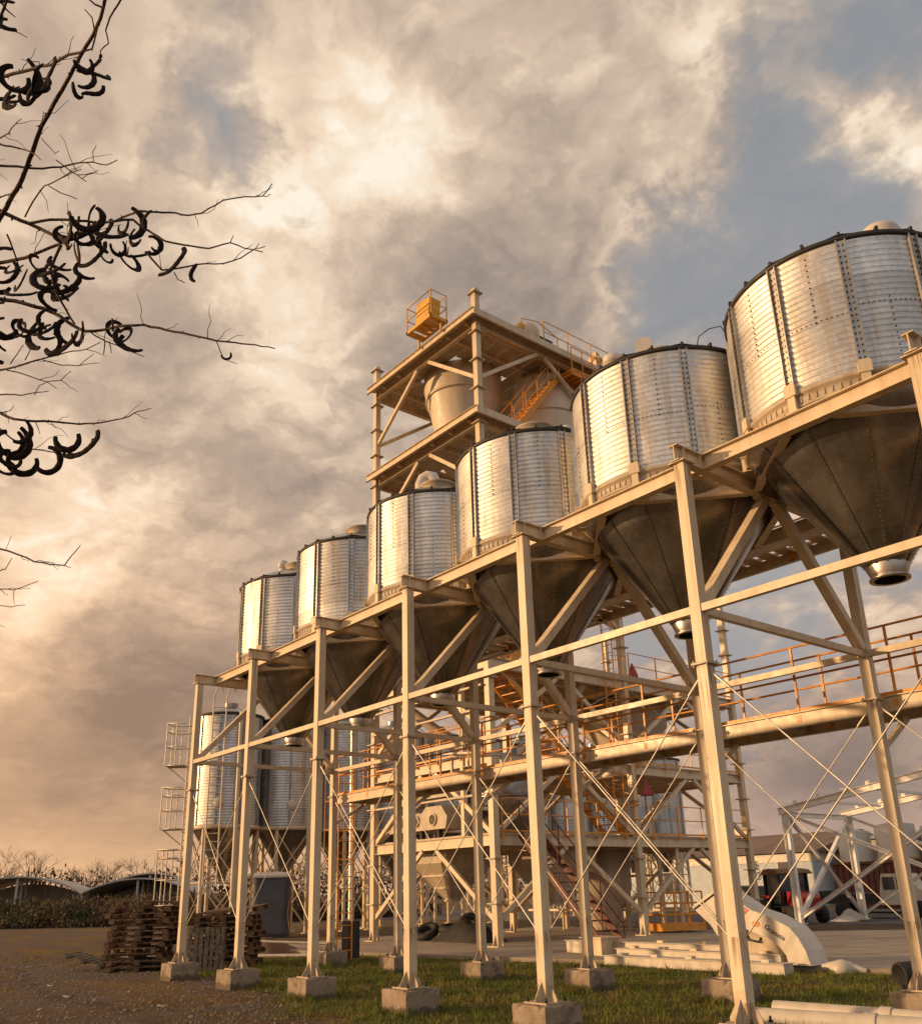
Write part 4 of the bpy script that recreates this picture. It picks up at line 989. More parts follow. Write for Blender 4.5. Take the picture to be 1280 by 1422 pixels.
for f in (0.6, 1.13):
    c4 = [(bx0 + .03, by0 + .03), (bx1 - .03, by0 + .03), (bx1 - .03, by1 - .03), (bx0 + .03, by1 - .03), (bx0 + .03, by0 + .03)]
    br.tube([(a, b, bz + f) for a, b in c4], 0.022, 6)
part('railing', br, YELLOW, bk)
part('winch_box', MB().box((-2.5, 8.6, bz + 0.60), (0.75, 0.5, 0.95), Matrix.Rotation(0.12, 3, 'Y')), YELLOW, bk)
part('strut', MB().bar((bx0 + 0.1, 8.7, 20.3), (bx0 + 0.1, 8.7, bz), 0.06, 0.06).bar((bx1 - 0.1, 8.7, 20.3), (bx1 - 0.1, 8.7, bz), 0.06, 0.06), YELLOW, bk)

# basket on the slab, dark tyres, drum
cg = empty('work_basket', (-0.9, 17.3, 0.1), rz=1.18, label='orange man basket standing on the concrete behind the white elevator head', cat='basket')
b1 = MB().b2((-0.8, -0.5, 0.06), (0.8, 0.5, 0.28)); part('floor', b1, ORANGE, cg, (0, 0, 0))
b1 = MB()
for x_ in (-0.77, -0.26, 0.26, 0.77):
    for y_ in (-0.47, 0.47): b1.tube([(x_, y_, 0.25), (x_, y_, 1.25)], 0.03, 6)
for z_ in (0.55, 0.9, 1.25): b1.tube([(-.77, -.47, z_), (.77, -.47, z_), (.77, .47, z_), (-.77, .47, z_), (-.77, -.47, z_)], 0.026, 6)
part('railing', b1, ORANGE, cg, (0, 0, 0))
ty = MB().lathe([(0.22, -0.10), (0.36, -0.12), (0.42, -0.05), (0.42, 0.05), (0.36, 0.12), (0.22, 0.10), (0.22, -0.10)], 28)
TY = [((-5.3, 10.3, 0.36), 0.55, 0.3, 'black tyre tilted at the left of the dark pile on the slab'), ((-4.4, 10.6, 0.22), 0.0, 0.0, 'black tyre lying flat at the bottom of the dark pile'), ((-4.4, 10.6, 0.46), 0.12, 0.4, 'black tyre lying on top of another in the dark pile'), ((-3.6, 10.7, 0.51), 1.35, 0.9, 'black tyre standing upright nearest the second tower column')]
t0_ = None
for p, rx, rz, lab in TY:
    if t0_ is None: o = t0_ = part('tyre', ty, BLACK)
    else: o = dup(t0_)
    o.location = p; o.rotation_euler = (rx, 0, rz); tag(o, lab, 'tyre', 'black tyres on the slab under the tower')
tp = MB(); random.seed(3); g1x, g1y = 14, 8
vs = [(-4.6 + i * 0.17, 9.9 + j * 0.14, 0.10 + 0.62 * math.sin(PI * i / g1x) ** 0.6 * math.sin(PI * j / g1y) ** 0.6 * random.uniform(0.75, 1.1)) for i in range(g1x + 1) for j in range(g1y + 1)]
tp.add(vs, [(i * (g1y + 1) + j, (i + 1) * (g1y + 1) + j, (i + 1) * (g1y + 1) + j + 1, i * (g1y + 1) + j + 1) for i in range(g1x) for j in range(g1y)], True)
wthing('tarp_heap', tp, BLACK, label='crumpled black tarpaulin heaped over gear between the tower columns', cat='tarpaulin')
dr = empty('black_drum', (11.95, 6.75, 0), label='dark open drum lying on its side at the right edge of the grass', cat='drum')
Md = Vector((0.50, 0.85, 0.05)).to_track_quat('Z', 'Y').to_matrix().to_4x4()
dm = MB().lathe([(0.0, 0.45), (0.22, 0.45), (0.25, 0.40), (0.25, -0.3), (0.24, -0.34), (0.20, -0.34), (0.20, 0.3), (0.0, 0.3)], 30)
dm.v = [tuple(Md @ Vector(q) + Vector((0, 0, 0.25))) for q in dm.v]; part('shell', dm, BLACK, dr, (0, 0, 0)); dr.scale = (0.78, 0.78, 0.78)

# ------------------------------------------------------------------ big storage silos beyond
def big_silo():
    r = empty('storage_silo', (0, 0, 0)); R0 = 1.42; zb, zt = 4.45, 9.15
    part('shell', MB().lathe(shell_profile(R0, zb, zt, 0.12, 0.016, 5), 72), GALV, r, (0, 0, 0))
    st = MB().box((R0 + 0.03, 0, (zb + zt) / 2), (0.05, 0.09, zt - zb - 0.02)); s0 = part('stiffener', st, GALVC, r, (0, 0, 0))
    for k in range(1, 9): dup(s0, r, (0, 0, 0), (0, 0, 2 * PI * k / 9))
    part('eave_rim', MB().lathe([(R0, zt - 0.05), (R0 + 0.09, zt - 0.04), (R0 + 0.09, zt + 0.06), (R0, zt + 0.08)], 96), DARK, r, (0, 0, 0))
    part('roof', MB().lathe([(R0 + 0.05, zt + 0.05), (0.3, zt + 0.50), (0.3, zt + 0.68), (0, zt + 0.72)], 48, sm=False), GALVC, r, (0, 0, 0))
    part('hopper_cone', MB().lathe([(R0 - 0.02, zb), (0.2, 2.5), (0.2, 2.3)], 64), GALVC, r, (0, 0, 0))
    rg = MB().lathe([(R0 - 0.05, zb - 0.16), (R0 + 0.10, zb - 0.16), (R0 + 0.10, zb), (R0 - 0.05, zb)], 64); part('ring_beam', rg, CREAM, r, (0, 0, 0))
    lg_ = MB().tube([(R0 - 0.02, 0, 0.0), (R0 - 0.02, 0, zb - 0.16)], 0.085, 10).lathe([(0.22, 0.0), (0.22, 0.04), (0.08, 0.05)], 12, (R0 - 0.02, 0)); l0_ = part('leg', lg_, CREAM, r, (0, 0, 0))
    br_ = MB(); NLEG = 6
    p = lambda k, z_: (R0 * math.cos(2 * PI * k / NLEG), R0 * math.sin(2 * PI * k / NLEG), z_)
    br_.tube([p(0, 4.2), p(1, 2.2)], 0.03, 6).tube([p(1, 4.2), p(0, 2.2)], 0.03, 6).tube([p(0, 2.15), p(1, 2.15)], 0.035, 6)
    br2 = MB().tube([p(0, 2.1), p(1, 0.25)], 0.03, 6).tube([p(1, 2.1), p(0, 0.25)], 0.03, 6)
    b0_ = part('cross_brace', br_, CREAM, r, (0, 0, 0)); b1_ = part('cross_brace', br2, CREAM, r, (0, 0, 0))
    for k in range(1, NLEG):
        dup(l0_, r, (0, 0, 0), (0, 0, 2 * PI * k / NLEG)); dup(b0_, r, (0, 0, 0), (0, 0, 2 * PI * k / NLEG))
        if k % 3 != 1: dup(b1_, r, (0, 0, 0), (0, 0, 2 * PI * k / NLEG))
    part('access_door', MB().lathe([(0.0, 0.04), (0.21, 0.04), (0.23, 0.0), (0.23, -0.05)], 24), WHITE, r, ((R0 + 0.03) * math.cos(-0.62), (R0 + 0.03) * math.sin(-0.62), 5.35), (0, PI / 2, -0.62))
    dpp = MB().tube([((R0 + 0.25) * math.cos(-0.15), (R0 + 0.25) * math.sin(-0.15), z_) for z_ in (0.2, 9.2)], 0.09, 10); part('fill_pipe', dpp, CREAM, r, (0, 0, 0))
    return r


NTH = ['nearest of the narrow ground silos, leftmost, with ladder platforms on its left', 'second narrow ground silo, close right of the leftmost one, behind the third column'] + [f'{ORD[i]} narrow ground silo of the far row, counted from the left' for i in range(2, 11)]
bs = big_silo(); bsl = [bs] + [dup(bs) for _ in range(10)]
for i, o in enumerate(bsl):
    o.location = (-18.2, 9.04 + 2.95 * i, 0); tag(o, NTH[i], 'silo', 'narrow storage silos on legs'); o.rotation_euler = (0, 0, 0.3 * i)
# the ladders belong to the nearest one
o = bs
lp = lambda a, rr: Vector((rr * math.cos(a), rr * math.sin(a), 0))
def local(name, mb, mat): return part(name, mb, mat, o, (0, 0, 0))


aL = math.atan2(-0.779, -0.6265)                                        # towards the camera's left
q = lp(aL, 1.42 + 0.30); sdv = Vector((math.cos(aL), math.sin(aL), 0)); tv = Vector((-sdv.y, sdv.x, 0))
lm = MB()
for s_ in (-1, 1): lm.tube([q + tv * 0.25 * s_ + Vector((0, 0, 0)), q + tv * 0.25 * s_ + Vector((0, 0, 9.3))], 0.035, 6)
z_ = 0.3
while z_ < 9.2: lm.tube([q - tv * 0.25 + Vector((0, 0, z_)), q + tv * 0.25 + Vector((0, 0, z_))], 0.02, 5); z_ += 0.33
lm.tube([q + sdv * -0.3 + tv * 0.3, q + sdv * -0.3 + tv * 0.3 + Vector((0, 0, 9.2))], 0.07, 8)
local('ladder', lm, CREAM)
for (za, zb_) in ((7.1, 8.95), (4.4, 6.15), (1.3, 3.55)):
    lf = MB(); q1 = q + sdv * 0.95; q2 = q + sdv * 0.1
    for zz in (za, za + 0.45 * (zb_ - za), zb_ - 0.35, zb_):
        lf.tube([q2 - tv * 0.4 + Vector((0, 0, zz)), q1 - tv * 0.4 + Vector((0, 0, zz)), q1 + tv * 0.4 + Vector((0, 0, zz)), q2 + tv * 0.4 + Vector((0, 0, zz))], 0.028, 5)
    for p_ in (q1 - tv * 0.4, q1 + tv * 0.4, (q1 + q2) / 2 + tv * .4, (q1 + q2) / 2 - tv * .4): lf.tube([p_ + Vector((0, 0, za)), p_ + Vector((0, 0, zb_))], 0.026, 5)
    lf.bar(q2 + Vector((0, 0, za)), q1 + Vector((0, 0, za)), 0.8, 0.05); lf.tube([q1 + Vector((0, 0, za)), q + Vector((0, 0, za - 0.75))], 0.03, 5)
    local('ladder_platform', lf, ROD)
# ladder on the camera side with roof hoops
aF = math.atan2(-0.6, 0.7327) - 0.02; q = lp(aF, 1.42 + 0.25); sdv = Vector((math.cos(aF), math.sin(aF), 0)); tv = Vector((-sdv.y, sdv.x, 0)); lm = MB()
for s_ in (-1, 1): lm.tube([q + tv * 0.28 * s_ + Vector((0, 0, 2.0)), q + tv * 0.28 * s_ + Vector((0, 0, 9.6))], 0.035, 6)
z_ = 2.1
while z_ < 9.5: lm.tube([q - tv * 0.28 + Vector((0, 0, z_)), q + tv * 0.28 + Vector((0, 0, z_))], 0.02, 5); z_ += 0.33
for s_ in (-1, 1): lm.tube([q + tv * 0.28 * s_ + Vector((0, 0, 9.5)) - sdv * (1 - math.cos(t)) * 0.6 + Vector((0, 0, 0.55 * math.sin(t) + 0.25 * t)) for t in [i * PI / 10 for i in range(11)]], 0.035, 6)
local('roof_ladder', lm, CREAM)

# ------------------------------------------------------------------ pallets
def make_pallet():
    r = empty('pallet', (0, 0, 0)); t = MB()
    for k in range(7): t.b2((-0.62 + k * 0.183, -0.5, 0.108), (-0.62 + k * 0.183 + 0.125 + random.uniform(-.02, .015), 0.5, 0.127 + random.uniform(0, .003)))
    part('top_boards', t, WOOD, r, (0, 0, 0)); t = MB()
    for k in range(3): t.b2((-0.62 + k * 0.57, -0.5, 0.0), (-0.62 + k * 0.57 + 0.10, 0.5, 0.018))
    part('bottom_boards', t, WOOD, r, (0, 0, 0))
    for y_ in (-0.48, 0, 0.48):
        part('stringer', MB().b2((-0.62, y_ - 0.03, 0.086), (0.62, y_ + 0.03, 0.107)).b2((-0.62, y_ - 0.045, 0.019), (-0.50, y_ + 0.045, 0.085)).b2((-0.06, y_ - 0.045, 0.019), (0.06, y_ + 0.045, 0.085)).b2((0.50, y_ - 0.045, 0.019), (0.62, y_ + 0.045, 0.085)), WOOD, r, (0, 0, 0))
    return r


random.seed(11); pp = None


def put_pallet(loc, rz, lab, grp='stacked wooden pallets', rx=0.0, ry=0.0, sc=(1, 1, 1), mat=None):
    global pp
    if pp is None: o = pp = make_pallet()
    else: o = dup(pp)
    o.location = loc; o.rotation_euler = (rx, ry, rz); o.scale = sc
    if mat:
        for c in o.children: c.data = c.data.copy(); c.data.materials.clear(); c.data.materials.append(mat)
    if grp == 'stacked wooden pallets': o.scale = (1.12, 1.12, 1)
    return tag(o, lab, 'pallet', grp)


for k in range(11):
    put_pallet((-3.42 + random.uniform(-.07, .07), 0.45 + random.uniform(-.07, .07), 0.004 + k * 0.129), 0.95 + random.uniform(-.10, .10) + (PI / 2 if k in (3,) else 0), f'wooden pallet, {ORD[k]} from the bottom of the tall dark stack')
put_pallet((-3.30, 0.50, 0.004 + 11 * 0.129), 1.15, 'reddish broken pallet lying crooked on top of the tall stack', ry=0.05)
for k in range(9):
    put_pallet((-2.75 + random.uniform(-.08, .08), 2.35 + random.uniform(-.08, .08), 0.004 + k * 0.129), 0.85 + random.uniform(-.12, .12), f'wooden pallet, {ORD[k]} from the bottom of the lower stack behind the first column')
put_pallet((-2.7, 2.4, 0.004 + 9 * 0.129 + 0.02), 0.6, 'tilted pallet sliding off the top of the lower stack', rx=0.09, ry=-0.06)
lean = put_pallet((-1.55, 1.25, 0.46), 0, 'grey pallet leaning upright against the lower stack, slats vertical', 'loose pallets beside the stacks', sc=(0.66, 0.92, 1), mat=WOOD2)
zc_ = Vector((0.86, -0.50, 0.10)).normalized(); yc_ = (Vector((0, 0, 1)) - zc_ * zc_.z).normalized(); xc_ = yc_.cross(zc_)
lean.rotation_euler = Matrix((xc_, yc_, zc_)).transposed().to_euler()
put_pallet((-4.45, -0.45, 0.18), 0.9, 'broken pallet tilted against the left foot of the tall stack', 'loose pallets beside the stacks', ry=0.30, sc=(0.75, 0.8, 1), mat=WOOD2)
put_pallet((-6.3, 1.6, 0.005), 1.0, 'low pallet lying alone on the dirt left of the tall stack, pale boards', 'loose pallets beside the stacks', mat=WOOD2)
wthing('foam_board', MB().box((-6.3, 1.6, 0.175), (0.95, 0.8, 0.08), Matrix.Rotation(1.1, 3, 'Z')), WHITE, label='whitish board lying on the lone low pallet', cat='board')

# wrapped cabinet, dirt mound, litter
gb = empty('wrapped_cabinet', (-15.2, 9.9, 0), rz=0.95, label='tall cabinet wrapped in grey tarpaulin under a white lid, behind the second column', cat='cabinet')
mb = MB(); nx = 10
ringp = []
for k in range(9):
    z_ = 0.15 + k * 0.27; s_ = 1 + 0.03 * math.sin(k * 1.9)
    for j in range(40):
        a = 2 * PI * j / 40; c_, s2 = math.cos(a), math.sin(a); m_ = max(abs(c_), abs(s2)); ringp.append((0.68 * c_ / m_ * s_ + 0.02 * math.sin(j * 2.3 + k), 0.6 * s2 / m_ * s_ + 0.02 * math.cos(j * 1.7 + k * 2), z_))
mb.add(ringp, [(k * 40 + j, k * 40 + (j + 1) % 40, k * 40 + 40 + (j + 1) % 40, k * 40 + 40 + j) for k in range(8) for j in range(40)], True)
part('wrap', mb, TARP, gb, (0, 0, 0)); part('lid', MB().lathe([(0.98, 2.26), (1.0, 2.33), (0.9, 2.46), (0, 2.50)], 4, sm=False), WHITE, gb, (0, 0, 0), (0, 0, PI / 4)); part('base', MB().b2((-0.7, -0.62, 0), (0.7, 0.62, 0.14)), DARK, gb, (0, 0, 0))
part('cable', MB().tube([(0.75, -0.55, 2.3), (0.8, -0.5, 1.6), (0.75, -0.75, 0.9), (0.9, -0.9, 0.1)], 0.03, 6), WOOD, gb, (0, 0, 0))


def heap(name, c, rx, ry, h, mat, seed=1, **k):
    random.seed(seed); mb = MB(); n = 34; m_ = 12; vs = [(c[0], c[1], h)]
    for i in range(1, m_ + 1):
        t = i / m_
        for j in range(n):
            a = 2 * PI * j / n; w_ = 1 + 0.15 * math.sin(3 * a + seed) + 0.08 * math.sin(7 * a)
            vs.append((c[0] + rx * t * w_ * math.cos(a), c[1] + ry * t * w_ * math.sin(a), max(-0.02, h * (math.cos(t * PI) + 1) / 2 + random.uniform(-1, 1) * 0.035 * (1 - t) - (0.02 if i == m_ else 0))))
    fs = [(0, 1 + j, 1 + (j + 1) % n) for j in range(n)] + [(1 + (i - 1) * n + j, 1 + i * n + j, 1 + i * n + (j + 1) % n, 1 + (i - 1) * n + (j + 1) % n) for i in range(1, m_) for j in range(n)]
    mb.add(vs, fs, True); return wthing(name, mb, mat, **k)


heap('dirt_mound', (-6.2, 5.1), 1.7, 1.0, 0.42, DIRT, 4, label='red brown mound of dug dirt behind the second and third front columns', cat='mound')
heap('dirt_mound', (13.6, 7.4), 1.6, 0.6, 0.13, DIRT, 9, label='low dark strip of bare earth in the grass near the black drum', cat='mound')
for (a, b, r_, lab) in (((-5.2, 4.2, 0.40), (-3.6, 5.6, 0.30), 0.035, 'white pipe laid across the dirt mound'), ((-4.6, 3.9, 0.05), (-3.2, 5.0, 0.05), 0.05, 'second white pipe lying at the foot of the dirt mound')):
    wthing('pipe', MB().tube([a, b], r_, 10), WHITE, label=lab, cat='pipe')
random.seed(21)
for k, (x_, y_, lab) in enumerate(((1.5, -2.6, 'white scrap of paper on the gravel left of centre'), (4.3, -2.0, 'small pale stone alone on the gravel'), (-1.0, -2.2, 'little pale scrap on the gravel near the pallets'))):
    wthing('litter', MB().add([(x_ + .13 * math.cos(a) * random.uniform(.5, 1), y_ + .09 * math.sin(a), 0.012 + 0.02 * math.sin(a * 2)) for a in [i * PI / 4 for i in range(8)]], [(0, 1, 2, 3, 4, 5, 6, 7)]).add([(x_ + .1 * math.cos(a), y_ + .07 * math.sin(a), 0.006) for a in [i * PI / 4 for i in range(8)]], [(0, 1, 2, 3, 4, 5, 6, 7)]), WHITE, label=lab, cat='litter')

# ------------------------------------------------------------------ elevator head, girders and tubes on the ground
eh = empty('elevator_head', (8.2, 8.0, 0), label='white bucket elevator head with an orange dot and dark lettering, lying by the grass', cat='elevator head')
MY = Matrix.Translation((0, 8.3, 0)) @ Matrix.Rotation(PI / 2, 4, 'X')
outer = [(7.75, 1.44), (8.35, 1.08), (8.70, 0.98)] + [(9.12, 0.78), (9.28, 0.60), (9.40, 0.38), (9.47, 0.12)]
inner = [(9.02, 0.12), (8.98, 0.30), (8.88, 0.42), (8.70, 0.56), (8.40, 0.66), (8.10, 0.76), (7.65, 0.55)]
part('casing', MB().prism(outer + inner, MY, 0.62), WHITE, eh)
part('inner_panel', MB().prism([(7.62, 0.60), (8.12, 0.80), (8.6, 0.70), (8.95, 0.40), (9.05, 0.13), (7.9, 0.13)], Matrix.Translation((0, 8.14, 0)) @ Matrix.Rotation(PI / 2, 4, 'X'), 0.08), CREAM2, eh)
part('inspection_slot', MB().prism([(8.33, 0.28), (8.75, 0.30), (8.72, 0.20), (8.36, 0.19)], Matrix.Translation((0, 8.09, 0)) @ Matrix.Rotation(PI / 2, 4, 'X'), 0.02), PALE, eh)
part('handle', MB().tube([(8.12, 8.10, 0.62), (8.15, 8.05, 0.54), (8.40, 8.05, 0.50), (8.42, 8.10, 0.58)], 0.02, 6), DARK, eh)
part('inlet_duct', MB().prism([(7.02, 1.08), (7.70, 1.46), (8.28, 1.12), (7.98, 0.40), (7.70, 0.22), (7.56, 0.52), (7.36, 0.80)], MY, 0.60), WHITE, eh)
part('duct_flange', MB().bar((6.99, 8.3, 1.13), (7.70, 8.3, 1.51), 0.70, 0.05), WHITE, eh)
wr = MB().prism([(7.93, 1.29), (8.30, 1.08), (7.98, 0.86)], Matrix.Translation((0, 7.983, 0)) @ Matrix.Rotation(PI / 2, 4, 'X'), 0.006); part('red_triangle', wr, RED, eh)
part('orange_dot', MB().prism([(8.42 + 0.085 * math.cos(a), 0.83 + 0.055 * math.sin(a)) for a in [i * PI / 12 for i in range(24)]], Matrix.Translation((0, 7.983, 0)) @ Matrix.Rotation(PI / 2, 4, 'X'), 0.006), TERRA, eh)


def writing(txt, size, loc, rot, mat, parent, name='lettering'):
    cu = bpy.data.curves.new(name, 'FONT'); cu.body = txt; cu.size = size; cu.extrude = 0.002; cu.align_x = 'CENTER'; cu.align_y = 'CENTER'; cu.shear = 0.25
    t = bpy.data.objects.new(name, cu); COL.objects.link(t); dg = bpy.context.evaluated_depsgraph_get(); me = bpy.data.meshes.new_from_object(t.evaluated_get(dg))
    bpy.data.objects.remove(t); me.materials.clear(); me.materials.append(mat); o = bpy.data.objects.new(name, me); COL.objects.link(o); o.parent = parent
    off = Vector((0, 0, 0)); q = parent
    while q is not None: off += Vector(q.location); q = q.parent
    o.location = Vector(loc) - off; o.rotation_euler = rot; return o


writing('Granatis', 0.135, (8.80, 7.984, 0.685), (PI / 2, R_(30), 0), BLACK, eh)
# long box girders beside it
for (x0, x1, y_, z0, z1, w_, lab) in ((5.05, 9.35, 7.45, 0.0, 0.20, 0.30, 'long white box girder lying on the grass under the elevator head'), (4.85, 8.9, 8.05, 0.10, 0.30, 0.24, 'white girder just behind the nearest one, on the concrete edge'), (2.6, 8.3, 8.75, 0.10, 0.38, 0.22, 'long white duct section lying on the concrete farther back')):
    g = empty('girder', (x0, y_, 0), label=lab, cat='girder', group='white girders laid on the ground')
    g.rotation_euler = (0, 0, 0)
    part('body', MB().b2((x0, y_ - w_ / 2, z0), (x1, y_ + w_ / 2, z1 - 0.012)), WHITE, g)
    fl_ = MB().b2((x0 - 0.02, y_ - w_ / 2 - 0.05, z1 - 0.012), (x1 + 0.02, y_ + w_ / 2 + 0.05, z1)); part('top_flange', fl_, WHITE, g)
    rb = MB()
    for i in range(5): xx = x0 + (x1 - x0) * (i + .5) / 5; rb.b2((xx - 0.08, y_ - 0.07, z1), (xx + 0.08, y_ + 0.07, z1 + 0.05))
    part('bracket', rb, WHITE if z1 < 0.3 else CREAM, g)
wthing('end_crate', MB().b2((3.55, 8.2, 0.10), (4.15, 8.8, 0.46)).b2((3.5, 8.15, 0.46), (4.2, 8.85, 0.49)), CREAM, label='bright yellowish crate at the left end of the long white duct', cat='crate')
for k, (a, b, lab) in enumerate((((11.95, 2.95, 0.085), (16.4, 3.35, 0.085), 'long white tube on the grass at the bottom right, the farther one'), ((12.35, 1.95, 0.105), (16.4, 2.75, 0.105), 'long white tube nearest the camera at the bottom right'))):
    tq = empty('tube', a, label=lab, cat='tube', group='white tubes lying on the grass')
    part('tube', MB().tube([a, b], 0.085 + 0.02 * k, 20), WHITE, tq); part('collar', MB().tube([Vector(a).lerp(Vector(b), 0.30), Vector(a).lerp(Vector(b), 0.33)], 0.10 + 0.02 * k, 20), WHITE, tq)
wthing('bag_heap', MB().lathe([(0.0, 0.24), (0.16, 0.20), (0.24, 0.10), (0.20, 0.0)], 9, (9.95, 8.2)).tube([(9.6, 8.15, 0.10), (9.95, 8.2, 0.12), (10.35, 8.3, 0.06)], [0.06, 0.13, 0.04], 8), WHITE, label='crumpled white plastic bag beside the elevator head', cat='bag')

# ------------------------------------------------------------------ open steel frame on the right
pf = empty('shed_frame', (-0.18, 23.5, 0), label='unclad white steel shed frame with purlin cleats and cross braces at the right', cat='steel frame')
SUNLITW = material('white paint lightened as sunlit', (0.84, 0.80, 0.72), 0.5, var=0.04, scale=3, dirt=(0.4, 0.32, 0.24), dirt_amt=0.3, dscale=4)  # white lightened to look sunlit, since the frame stands in the tower's shadow
def rz_(x_): return 4.16 + 0.143 * (x_ + 0.14)


for x_, y_ in ((-0.18, 23.5), (-0.18, 28.1), (8.6, 23.5), (8.6, 28.1)):
    c = part('column', MB().ibeam((x_, y_, 0.12), (x_, y_, rz_(x_) - 0.12), 0.20, 0.24, up=(1, 0, 0)), SUNLITW, pf); part('base_plate', MB().b2((x_ - 0.2, y_ - 0.2, 0.09), (x_ + 0.2, y_ + 0.2, 0.12)), SUNLITW, c)
for y_ in (23.5, 28.1):
    part('rafter', MB().ibeam((-0.45, y_, rz_(-0.45)), (8.8, y_, rz_(8.8)), 0.18, 0.24), SUNLITW, pf)
    for i in range(9):
        x_ = 0.3 + i * 0.98; part('purlin_cleat', MB().box((x_, y_, rz_(x_) + 0.17), (0.16, 0.08, 0.14)).box((x_ + 0.05, y_, rz_(x_) + 0.22), (0.05, 0.14, 0.09)), SUNLITW, pf)
part('eave_beam', MB().ibeam((-0.18, 23.6, 4.0), (-0.18, 28.0, 4.0), 0.12, 0.18), SUNLITW, pf)
for i in range(5): x_ = 1.3 + i * 1.96; part('purlin', MB().channel((x_, 23.6, rz_(x_) - 0.02), (x_, 28.0, rz_(x_) - 0.02), 0.06, 0.09), SUNLITW, pf)
for a, b, ww in (((-0.1, 23.5, 0.3), (8.5, 23.5, 5.1), 0.16), ((-0.1, 23.5, 4.0), (8.5, 23.45, 0.3), 0.14), ((-0.18, 23.6, 0.3), (-0.18, 28.0, 3.9), 0.15), ((-0.14, 23.6, 3.9), (-0.14, 28.0, 0.3), 0.12), ((-0.1, 28.1, 0.3), (8.5, 28.1, 5.1), 0.11), ((-0.1, 28.1, 4.0), (8.5, 28.05, 0.3), 0.12)):
    part('cross_brace', MB().ibeam(a, b, ww, ww * 0.9), SUNLITW, pf)

# ------------------------------------------------------------------ right background
def block(name, x0, x1, y0, y1, h, wall, roof, label, ridge=0.0, along='x', wins=(), cat='building', fascia=None):
    r = empty(name, ((x0 + x1) / 2, (y0 + y1) / 2, 0), label=label, cat=cat); part('wall', MB().b2((x0, y0, 0), (x1, y1, h)), wall, r)
    mb = MB(); o_ = 0.4
    if along == 'x':
        ym = (y0 + y1) / 2; mb.add([(x0 - o_, y0 - o_, h + .01), (x1 + o_, y0 - o_, h + .01), (x1 + o_, ym, h + ridge + .05), (x0 - o_, ym, h + ridge + .05), (x0 - o_, y1 + o_, h + .01), (x1 + o_, y1 + o_, h + .01)], [(0, 1, 2, 3), (3, 2, 5, 4), (0, 3, 4), (1, 5, 2)])
    else:
        xm = (x0 + x1) / 2; mb.add([(x0 - o_, y0 - o_, h + .01), (x0 - o_, y1 + o_, h + .01), (xm, y1 + o_, h + ridge + .05), (xm, y0 - o_, h + ridge + .05), (x1 + o_, y0 - o_, h + .01), (x1 + o_, y1 + o_, h + .01)], [(0, 1, 2, 3), (3, 2, 5, 4), (0, 3, 4), (1, 5, 2)])
    part('roof', mb, roof, r)
    if fascia: part('fascia', MB().b2((x0 - 0.05, y0 - 0.06, h - fascia), (x1 + 0.05, y0 - 0.01, h - 0.02)).b2((x1 + 0.01, y0 - .06, h - fascia), (x1 + 0.06, y1, h - 0.02)), WHITE, r)
    for (wx, z0, ww, wh) in wins: w_ = part('window', MB().b2((wx - ww / 2 - 0.08, y0 - 0.10, z0 - 0.08), (wx + ww / 2 + 0.08, y0 - 0.005, z0 + wh + 0.08)), WHITE, r); part('pane', MB().b2((wx - ww / 2, y0 - 0.13, z0), (wx + ww / 2, y0 - 0.10, z0 + wh)), GLASS, w_)
    return r


hall = block('hall', -34, -13.5, 47.5, 60, 3.35, BLUEW, ROOFB, 'long pale blue hall with a brown roof behind the open frame', 1.5, 'x', [(-15.5, 0.9, 0.9, 1.9), (-20, 0.9, 1.2, 1.5), (-25, 0.9, 1.2, 1.5)], fascia=0.55)
part('roof_vent', MB().lathe([(0.25, 4.3), (0.25, 4.9), (0.4, 5.0), (0, 5.25)], 12, (-24, 52)), DARK, hall)
wb = writing('F5', 0.72, (-17.9, 47.40, 2.65), (PI / 2, 0, 0), BLACK, hall); wb = writing('23', 0.72, (-17.8, 47.40, 1.95), (PI / 2, 0, 0), BLACK, hall)
block('hall', -12.8, -3.0, 52, 64, 4.1, PALE, PALE, 'white hall with dark arched doorways behind the red container', 0.7, 'x', [(-11.6, 0.4, 0.7, 2.3), (-9.2, 1.4, 0.6, 1.7), (-7.6, 1.4, 0.6, 1.7)])
for k, (x_, y_, h_, rr, lab) in enumerate(((-11.5, 49.5, 4.5, 1.0, 'leftmost white cylindrical tank beyond the open frame'), (-9.0, 50, 4.8, 1.2, 'middle white cylindrical tank beyond the open frame'), (-6.2, 50.5, 4.6, 1.3, 'rightmost white cylindrical tank above the red container'), (-3.2, 51, 4.9, 1.3, 'white cylindrical tank at the right picture edge behind the tall column'))):
    r = empty('tank', (x_, y_, 0), label=lab, cat='tank', group='white tanks beyond the yard'); part('shell', MB().lathe([(rr, 0), (rr, h_), (rr * .5, h_ + 0.12), (0, h_ + 0.2)], 28, (x_, y_)), PALE, r); part('band', MB().lathe([(rr + .01, h_ * .55), (rr + 0.06, h_ * .56), (rr + .06, h_ * .6), (rr + .01, h_ * .61)], 28, (x_, y_)), CREAM2, r)
ct = empty('container', (-2.6, 37.6, 0), label='rusty red open container standing behind the white truck', cat='container')
mb = MB().b2((-6.0, 36.6, 0.25), (0.8, 36.65, 2.3)).b2((-6.0, 38.6, 0.25), (0.8, 38.65, 2.3)).b2((-6.0, 36.65, 0.25), (-5.95, 38.6, 2.3)).b2((-6, 36.6, 0.2), (.8, 38.65, 0.249))
for i in range(22): mb.b2((-5.9 + i * 0.31, 36.53, 0.3), (-5.9 + i * 0.31 + 0.14, 36.598, 2.2))
part('body', mb, RUST, ct); part('rail', MB().b2((-6.05, 36.5, 2.301), (0.85, 36.7, 2.42)), RUST, ct)
